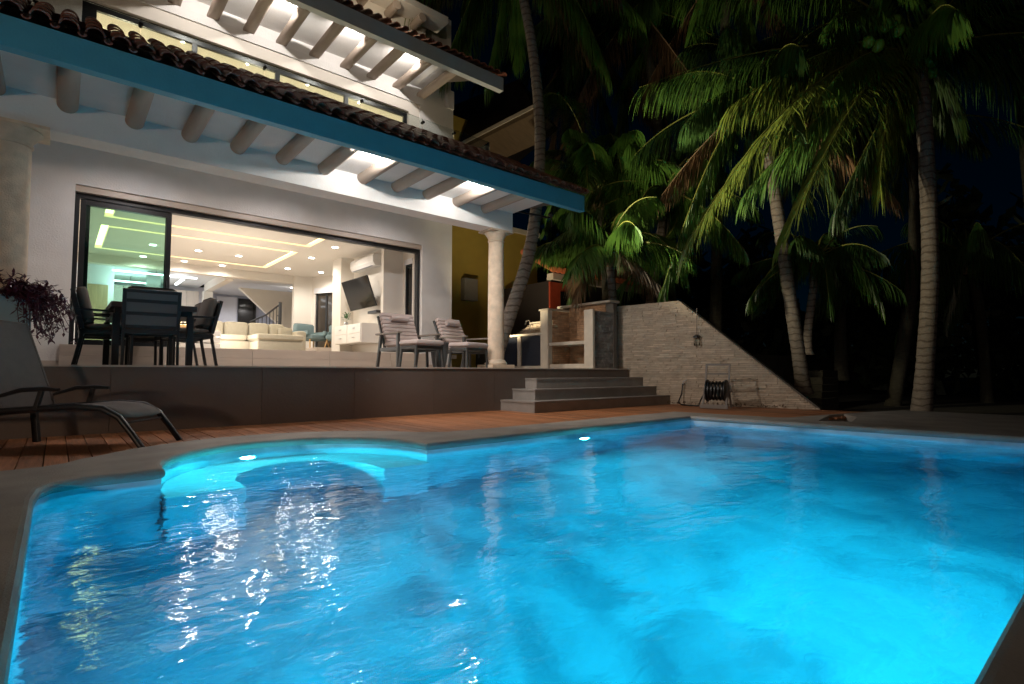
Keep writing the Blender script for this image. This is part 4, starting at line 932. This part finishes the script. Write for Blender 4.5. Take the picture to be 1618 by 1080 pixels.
np_(MB().box(bx0, by0 - .15, zr - .10, bx0 + 4.1, by0 + .1, zr + .08), 'lintel', 'plaster', rh, bevel=.01)
px_ = bx0 - .15
while px_ < bx0 + 4.0:
    np_(MB().tube([(px_, by0 - .35, zr + .12), (px_ + .05, by0 + 1.0, zr + .85)], .09, 10), 'roof_tile', 'orange', rh, smooth=True); px_ += .19
dz = at(890, 470, 15)
np_(MB().box(dz.x - .35, by0 - .06, ZT, dz.x + .95, by0 - .001, zr - .16), 'door', 'redw', rh, bevel=.01)
np_(MB().box(dz.x + .05, by0 - .075, 1.5, dz.x + .55, by0 - .061, zr - .4), 'door_glass', 'tvs', rh)
# garden retaining ground behind the wall, garden steps
struct(MB().box(9.6, 7.7, -.3, 40, 60, 1.2).build('garden_terrace', W['soil']))
gs = thing('garden_steps', 'dark stone steps climbing into the garden beyond the wall', 'steps', (11.5, 5.0, 0))
for k in range(6):
    p = at(1312, 640 - k * 11, 12.6 + k * .45)
    MB().box(-.55, 0, -.5, .55, .5, .0).build('step', W['barkd'], gs, bevel=.01).location = p - gs.location  # dark bark colour stands in for the shade on the steps
# ------------------------------------------------------------------ palms
def frond_mesh(p0, p1, p2, nleaf, ll, hang, m, seed, width=.03, fwd=.35):
    q = random.Random(seed); p0, p1, p2 = Vector(p0), Vector(p1), Vector(p2); mb = MB(); N = 12
    B = lambda t_: p0 * (1 - t_) ** 2 + p1 * 2 * t_ * (1 - t_) + p2 * t_ * t_
    D = lambda t_: ((p1 - p0) * (1 - t_) + (p2 - p1) * t_).normalized()
    rb = MB().tube([B(i / N) for i in range(N + 1)], [.030 * (1 - i / N) + .004 for i in range(N + 1)], 5, False)
    nr = len(rb.f); mb.v = rb.v; mb.f = rb.f
    for i in range(nleaf):
        t_ = .14 + .86 * (i + q.random() * .5) / nleaf; c = B(t_); d = D(t_); s_ = d.cross(Vector((0, 0, 1)))
        s_ = s_.normalized() if s_.length > .05 else Vector((1, 0, 0))
        L = ll * (.45 + .75 * math.sin(math.pi * min(1, .12 + t_ * .82))) * q.uniform(.85, 1.1)
        for sg_ in (-1, 1):
            if q.random() < .03: continue
            h_ = min(1.0, hang * q.uniform(.8, 1.2)); dr = (s_ * sg_ * (1 - h_ * .75) + d * fwd * (1 + t_) + Vector((0, 0, -h_ * .9)) + Vector((q.uniform(-.16, .16), q.uniform(-.16, .16), q.uniform(-.14, .14)))).normalized()
            wv = dr.cross(d); wv = wv.normalized() if wv.length > .05 else s_
            a = c; b2 = c + dr * L * .4 + Vector((0, 0, -.04 * L)); e = b2 + (dr * .6 + Vector((0, 0, -.45 * h_ - .15))).normalized() * L * .35
            f_ = e + (dr * .35 + Vector((0, 0, -.8))).normalized() * L * .3; w_ = width * (.7 + .3 * q.random())
            mb.add([a - wv * w_ * .3, a + wv * w_ * .3, b2 + wv * w_, b2 - wv * w_, e + wv * w_ * .7, e - wv * w_ * .7, f_], [(0, 1, 2, 3), (3, 2, 4, 5), (5, 4, 6)])
    me = bpy.data.meshes.new('frond'); me.from_pydata([tuple(v) for v in mb.v], [], mb.f); me.update()
    me.materials.append(W['rach'] if m is not W['dry'] else W['husk']); me.materials.append(m)
    me.polygons.foreach_set('material_index', [0] * nr + [1] * (len(me.polygons) - nr)); me.polygons.foreach_set('use_smooth', [True] * len(me.polygons))
    return me
def palm(name, label, pts, rad0, rad1, fr_auto=(), manual=(), nuts=0, seed=1, L=2.6, leaf=.62, nleaf=62, m='frond', hang=.7, cat='palm tree', bark='trunk', lo=-35, hi=75, dry=0, azs=None):
    q = random.Random(seed); base = Vector(pts[0]); t_ = thing(name, label, cat, base, group='coconut palms in the garden')
    P_ = [Vector(p) - base for p in pts]; sp_ = []
    n = 26
    for i in range(n + 1):                       # smooth curve through points (Catmull-Rom)
        s = i / n * (len(P_) - 1); k = min(int(s), len(P_) - 2); f_ = s - k
        a, b2, c, d = P_[max(k - 1, 0)], P_[k], P_[k + 1], P_[min(k + 2, len(P_) - 1)]
        sp_.append(.5 * ((2 * b2) + (c - a) * f_ + (2 * a - 5 * b2 + 4 * c - d) * f_ ** 2 + (3 * b2 - a - 3 * c + d) * f_ ** 3))
    rs = [rad0 + (rad1 - rad0) * min(1, (i / n) * 1.15) + (.06 * math.exp(-i / 1.8)) for i in range(n + 1)]
    fine = []; fr_ = []; tot = sum((sp_[i + 1] - sp_[i]).length for i in range(n)); nr = int(tot / .055)
    for j in range(nr + 1):
        s = j / nr * n; k = min(int(s), n - 1); f_ = s - k; fine.append(sp_[k].lerp(sp_[k + 1], f_)); fr_.append((rs[k] * (1 - f_) + rs[k + 1] * f_) * (1.0 + q.uniform(-.03, .035)))
    tk = MB().tube(fine, fr_, 14).build('trunk', W[bark], t_, smooth=True)
    top = sp_[-1]
    MB().lathe(top - Vector((0, 0, .25)), [(rad1 * 1.1, 0), (rad1 * 1.8, .2), (rad1 * 1.6, .45), (rad1 * .6, .8)], 10).build('crown_shaft', W['husk'], t_, smooth=True)
    for i, (a, b2, mm, hg) in enumerate(manual):
        me = frond_mesh(top + Vector((0, 0, .25)), Vector(a) - base, Vector(b2) - base, int(nleaf * 1.7), leaf * 1.3, hg, W[mm], seed * 100 + i, .020)
        o = bpy.data.objects.new('frond', me); sc.collection.objects.link(o); o.parent = t_
    na = fr_auto if isinstance(fr_auto, int) else 0
    for i in range(na):
        az = (azs[i % len(azs)] + q.uniform(-.2, .2)) if azs else i * 2.399 + q.uniform(-.2, .2); e = rad(hi + (lo - hi) * (i / max(1, na - 1)) + q.uniform(-8, 8)); l = L * q.uniform(.85, 1.1)
        d = Vector((math.cos(az) * math.cos(e), math.sin(az) * math.cos(e), math.sin(e))); hz = Vector((math.cos(az), math.sin(az), 0))
        c0_ = top + Vector((0, 0, .2)); c1_ = c0_ + d * l * .55; c2_ = c1_ + (hz * .75 + Vector((0, 0, -.75 + .5 * math.sin(e)))) * l * .5
        mm = 'dry' if i >= na - dry else m
        me = frond_mesh(c0_, c1_, c2_, int(nleaf * 1.4), leaf, hang * q.uniform(.7, 1.15), W[mm], seed * 77 + i, .021)
        o = bpy.data.objects.new('frond', me); sc.collection.objects.link(o); o.parent = t_
    if nuts:
        nm = None
        for i in range(nuts):
            a = q.uniform(0, 6.28); p = top + Vector((math.cos(a) * q.uniform(.12, .42), math.sin(a) * q.uniform(.12, .42), q.uniform(-.15, .2)))
            if nm is None:
                o = MB().lathe((0, 0, -.13), [(.02, 0), (.075, .03), (.105, .10), (.10, .17), (.06, .23), (.015, .26)], 14).build('coconut', W['coco'], t_, smooth=True); nm = o.data
            else: o = bpy.data.objects.new('coconut', nm); sc.collection.objects.link(o); o.parent = t_
            o.location = p; o.rotation_euler = (q.uniform(-.5, .5), q.uniform(-.5, .5), 0)
    return t_
# tall right palm with coconuts
tp_ = palm('coconut_palm', 'tall grey palm with coconuts, its trunk lit teal on the right', [at(1455, 662, 11.3), at(1463, 560, 11.3), at(1470, 430, 11.2), at(1466, 290, 11.1), at(1458, 160, 11.0), at(1449, 100, 11.0)], .165, .135, 18,
     manual=[(at(1375, 70, 9.9), at(1240, 375, 8.8), 'frondy', .5), (at(1270, 60, 10.0), at(1085, 390, 9.0), 'frondy', .5), (at(1260, 40, 10.8), at(1010, 138, 10.6), 'frond', .85), (at(1330, -80, 10.8), at(1080, -10, 10.6), 'frond', .85), (at(1350, 110, 10.2), at(1180, 300, 9.6), 'frond', .7), (at(1360, 20, 10.6), at(1150, 170, 10.0), 'frondy', .8), (at(1420, 130, 10.8), at(1320, 330, 10.4), 'frondd', .9),
             (at(1400, 120, 10.6), at(1390, 290, 10.2), 'frondy', .95), (at(1560, 10, 11.3), at(1680, 200, 11.5), 'frondd', .9), (at(1560, -60, 11.3), at(1720, 60, 11.5), 'frondd', .9)], nuts=16, seed=3, L=3.0, leaf=.8, nleaf=84, m='frond', lo=-10)
cm = [c for c in tp_.children if c.name.startswith('coconut')][0].data
for u, v in ((1485, 8), (1500, 22), (1474, 20), (1512, 34), (1492, 40), (1522, 14), (1478, -4), (1415, 32), (1400, 40), (1420, 48), (1372, 66), (1388, 72)):
    o = bpy.data.objects.new('coconut', cm); sc.collection.objects.link(o); o.parent = tp_; o.location = at(u, v, 10.2) - tp_.location; o.rotation_euler = (.3, .2, u)
palm('coconut_palm', 'leaning palm right of the stone wall with a pale ringed trunk', [at(1270, 622, 12.2), at(1262, 560, 12.2), at(1245, 450, 12.2), at(1228, 330, 12.2), at(1212, 225, 12.2), at(1203, 160, 12.2)], .15, .125, 24,
     manual=[(at(1130, 180, 12), at(1040, 480, 11.4), 'frond', .8), (at(1280, 150, 12), at(1330, 330, 11.6), 'frondd', .8)], nuts=5, seed=5, L=2.9, leaf=.8, nleaf=70, m='frondd', hang=.85, lo=-40, dry=2)
palm('coconut_palm', 'curving palm whose trunk rises behind the porch column', [at(782, 560, 11.6), at(808, 490, 11.6), at(836, 400, 11.6), at(850, 300, 11.7), at(853, 200, 11.8), at(842, 80, 12.0), at(822, -30, 12.2), at(812, -90, 12.3)], .15, .105, 24,
     manual=[(at(700, -90, 12), at(605, 60, 11.5), 'frondy', .9), (at(760, -60, 12), at(700, 110, 11.8), 'frond', .9), (at(800, -20, 12), at(770, 120, 12), 'frond', .95), (at(900, -60, 12), at(960, 110, 12), 'frond', .95)], nuts=0, seed=8, L=3.1, leaf=.85, nleaf=74, m='frond', hang=.9, lo=-40, dry=3)
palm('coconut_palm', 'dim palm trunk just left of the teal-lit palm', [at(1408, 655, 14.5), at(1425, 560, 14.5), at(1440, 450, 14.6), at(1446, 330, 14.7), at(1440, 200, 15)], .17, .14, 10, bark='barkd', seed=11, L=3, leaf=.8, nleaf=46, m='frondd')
palm('coconut_palm', 'short palm behind the stone wall with one arching frond', [at(1026, 500, 14.5), at(1033, 440, 14.5), at(1046, 360, 14.5), at(1050, 310, 14.5)], .14, .12, 16,
     manual=[(at(960, 300, 14), at(870, 390, 13.2), 'frond', .9), (at(1120, 330, 14), at(980, 450, 12.6), 'frond', .8)], seed=13, L=2.9, leaf=.8, nleaf=64, m='frond', hang=.85, lo=-25)
palm('young_palm', 'young palm with dry arching leaf bases above the outdoor kitchen', [at(968, 500, 12.4), at(968, 475, 12.4), at(966, 440, 12.4), at(962, 405, 12.4)], .10, .09, 14,
     manual=[(at(925, 380, 12), at(912, 470, 12), 'dry', .1), (at(930, 330, 12), at(868, 385, 11.8), 'frond', .9), (at(1030, 330, 12.2), at(1085, 430, 12), 'frond', .9)], seed=17, L=2.2, leaf=.62, nleaf=60, m='frond', hang=.8, lo=-15, dry=1)
palm('young_palm', 'small drooping palm right of the leaning trunk', [at(1276, 560, 13.2), at(1277, 520, 13.2), at(1283, 470, 13.2), at(1290, 425, 13.2)], .10, .09, 12,
     manual=[(at(1330, 350, 12.8), at(1395, 480, 12.4), 'frond', .9), (at(1250, 370, 13), at(1185, 470, 12.8), 'frond', .9), (at(1300, 350, 12.8), at(1310, 480, 12.4), 'frondd', .95)], seed=19, L=2.1, leaf=.6, nleaf=56, m='frondd', hang=.8, lo=-15)
palm('feather_palm', 'feathery palm between the curving trunk and the garden wall', [at(960, 480, 15.5), at(955, 400, 15.5), at(948, 320, 15.5)], .14, .12, 20,
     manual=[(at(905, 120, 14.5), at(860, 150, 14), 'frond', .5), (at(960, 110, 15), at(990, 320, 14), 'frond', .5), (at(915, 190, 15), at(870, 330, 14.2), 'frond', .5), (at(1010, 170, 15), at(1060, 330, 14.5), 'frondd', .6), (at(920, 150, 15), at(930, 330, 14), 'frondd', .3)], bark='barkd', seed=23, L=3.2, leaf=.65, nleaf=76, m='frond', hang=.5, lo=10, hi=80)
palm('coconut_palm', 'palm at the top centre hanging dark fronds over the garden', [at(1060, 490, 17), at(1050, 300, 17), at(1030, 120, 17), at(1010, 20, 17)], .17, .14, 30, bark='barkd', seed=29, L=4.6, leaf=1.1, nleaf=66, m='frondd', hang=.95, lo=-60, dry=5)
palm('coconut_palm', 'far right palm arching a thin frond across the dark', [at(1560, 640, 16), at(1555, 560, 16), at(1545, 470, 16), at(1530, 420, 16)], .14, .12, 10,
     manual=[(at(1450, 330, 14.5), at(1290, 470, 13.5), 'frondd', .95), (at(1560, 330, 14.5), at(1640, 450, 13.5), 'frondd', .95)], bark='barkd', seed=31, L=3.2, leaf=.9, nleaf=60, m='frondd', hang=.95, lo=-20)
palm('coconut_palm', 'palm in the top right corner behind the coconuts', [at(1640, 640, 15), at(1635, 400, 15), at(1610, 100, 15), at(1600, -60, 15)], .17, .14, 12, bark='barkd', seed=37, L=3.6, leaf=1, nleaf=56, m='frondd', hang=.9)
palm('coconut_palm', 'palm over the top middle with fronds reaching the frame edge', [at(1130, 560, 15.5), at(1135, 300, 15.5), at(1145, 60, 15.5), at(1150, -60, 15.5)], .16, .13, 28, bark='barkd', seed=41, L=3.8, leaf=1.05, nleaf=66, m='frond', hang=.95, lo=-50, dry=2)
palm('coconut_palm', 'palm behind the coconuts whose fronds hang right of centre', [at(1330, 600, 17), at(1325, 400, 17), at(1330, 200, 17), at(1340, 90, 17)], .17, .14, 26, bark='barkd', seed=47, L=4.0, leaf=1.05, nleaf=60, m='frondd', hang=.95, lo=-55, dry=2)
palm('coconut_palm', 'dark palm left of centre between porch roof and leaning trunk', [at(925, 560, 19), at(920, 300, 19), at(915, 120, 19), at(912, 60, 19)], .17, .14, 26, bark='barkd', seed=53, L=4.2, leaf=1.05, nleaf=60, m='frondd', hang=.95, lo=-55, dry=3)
# dark tree belt far behind
tbm = MB(); q = random.Random(77)
for k in range(26000):
    az = q.uniform(-.05, 1.9); d = q.uniform(24, 34); hh = 6.5 + 1.6 * math.sin(az * 9) + 1.2 * math.sin(az * 23 + 1) + 1.0 * math.sin(az * 51)
    z = (q.random() ** .8) * hh * (.85 + .15 * q.random()); c = Vector((math.sin(az) * d, math.cos(az) * d, z))
    a = Vector((q.uniform(-1, 1), q.uniform(-1, 1), q.uniform(-1, 1))).normalized() * q.uniform(.2, .45); b2 = Vector((q.uniform(-1, 1), q.uniform(-1, 1), q.uniform(-1, 1))).normalized() * q.uniform(.12, .28)
    tbm.add([c - a, c + b2, c + a, c - b2], [(0, 1, 2, 3)])
o = tbm.build('tree_belt', W['treeleaf']); o['kind'] = 'stuff'
# garden floodlights and an added fill light
def flood(p, tgt, e, col, label, cone=90, soft=.06):
    t_ = thing('garden_floodlight', label, 'floodlight', p, group='garden floodlights'); d = (Vector(tgt) - Vector(p)).normalized(); q_ = d.to_track_quat('Z', 'Y').to_matrix().to_4x4()
    MB().lathe((0, 0, -.06), [(.03, 0), (.05, .02), (.055, .06)], 14).xf(q_).build('housing', W['blackm'], t_, smooth=True); MB().tube([(0, 0, -.04), (0, 0, -.22)], .012, 6).build('spike', W['blackm'], t_)
    lamp('SPOT', Vector(p) + d * .06, e, col, t_, tgt, soft, cone, .8)
MB().bar((6.251, 7.4, 3.62), (6.86, 7.0, 3.50), .03, .03).build('lamp_bracket', W['blackm'], V, world=True)
flood((6.88, 6.98, 3.56), (11.2, 4.5, 5.3), 1150, (1, .88, .60), 'floodlight on a bracket behind the right tip of the eave', 110)
flood((-5.5, -1.5, 1.5), (4.0, 7.2, 2.0), 480, (1, .73, .52), 'added warm fill light, out of view left of the pool', 110, .3)  # warm fill added out of view for the house front and deck
flood((7.4, 9.9, 1.2), (9.5, 9.8, 5.5), 450, (1, .84, .55), 'floodlight at the foot of the curving palm', 120)
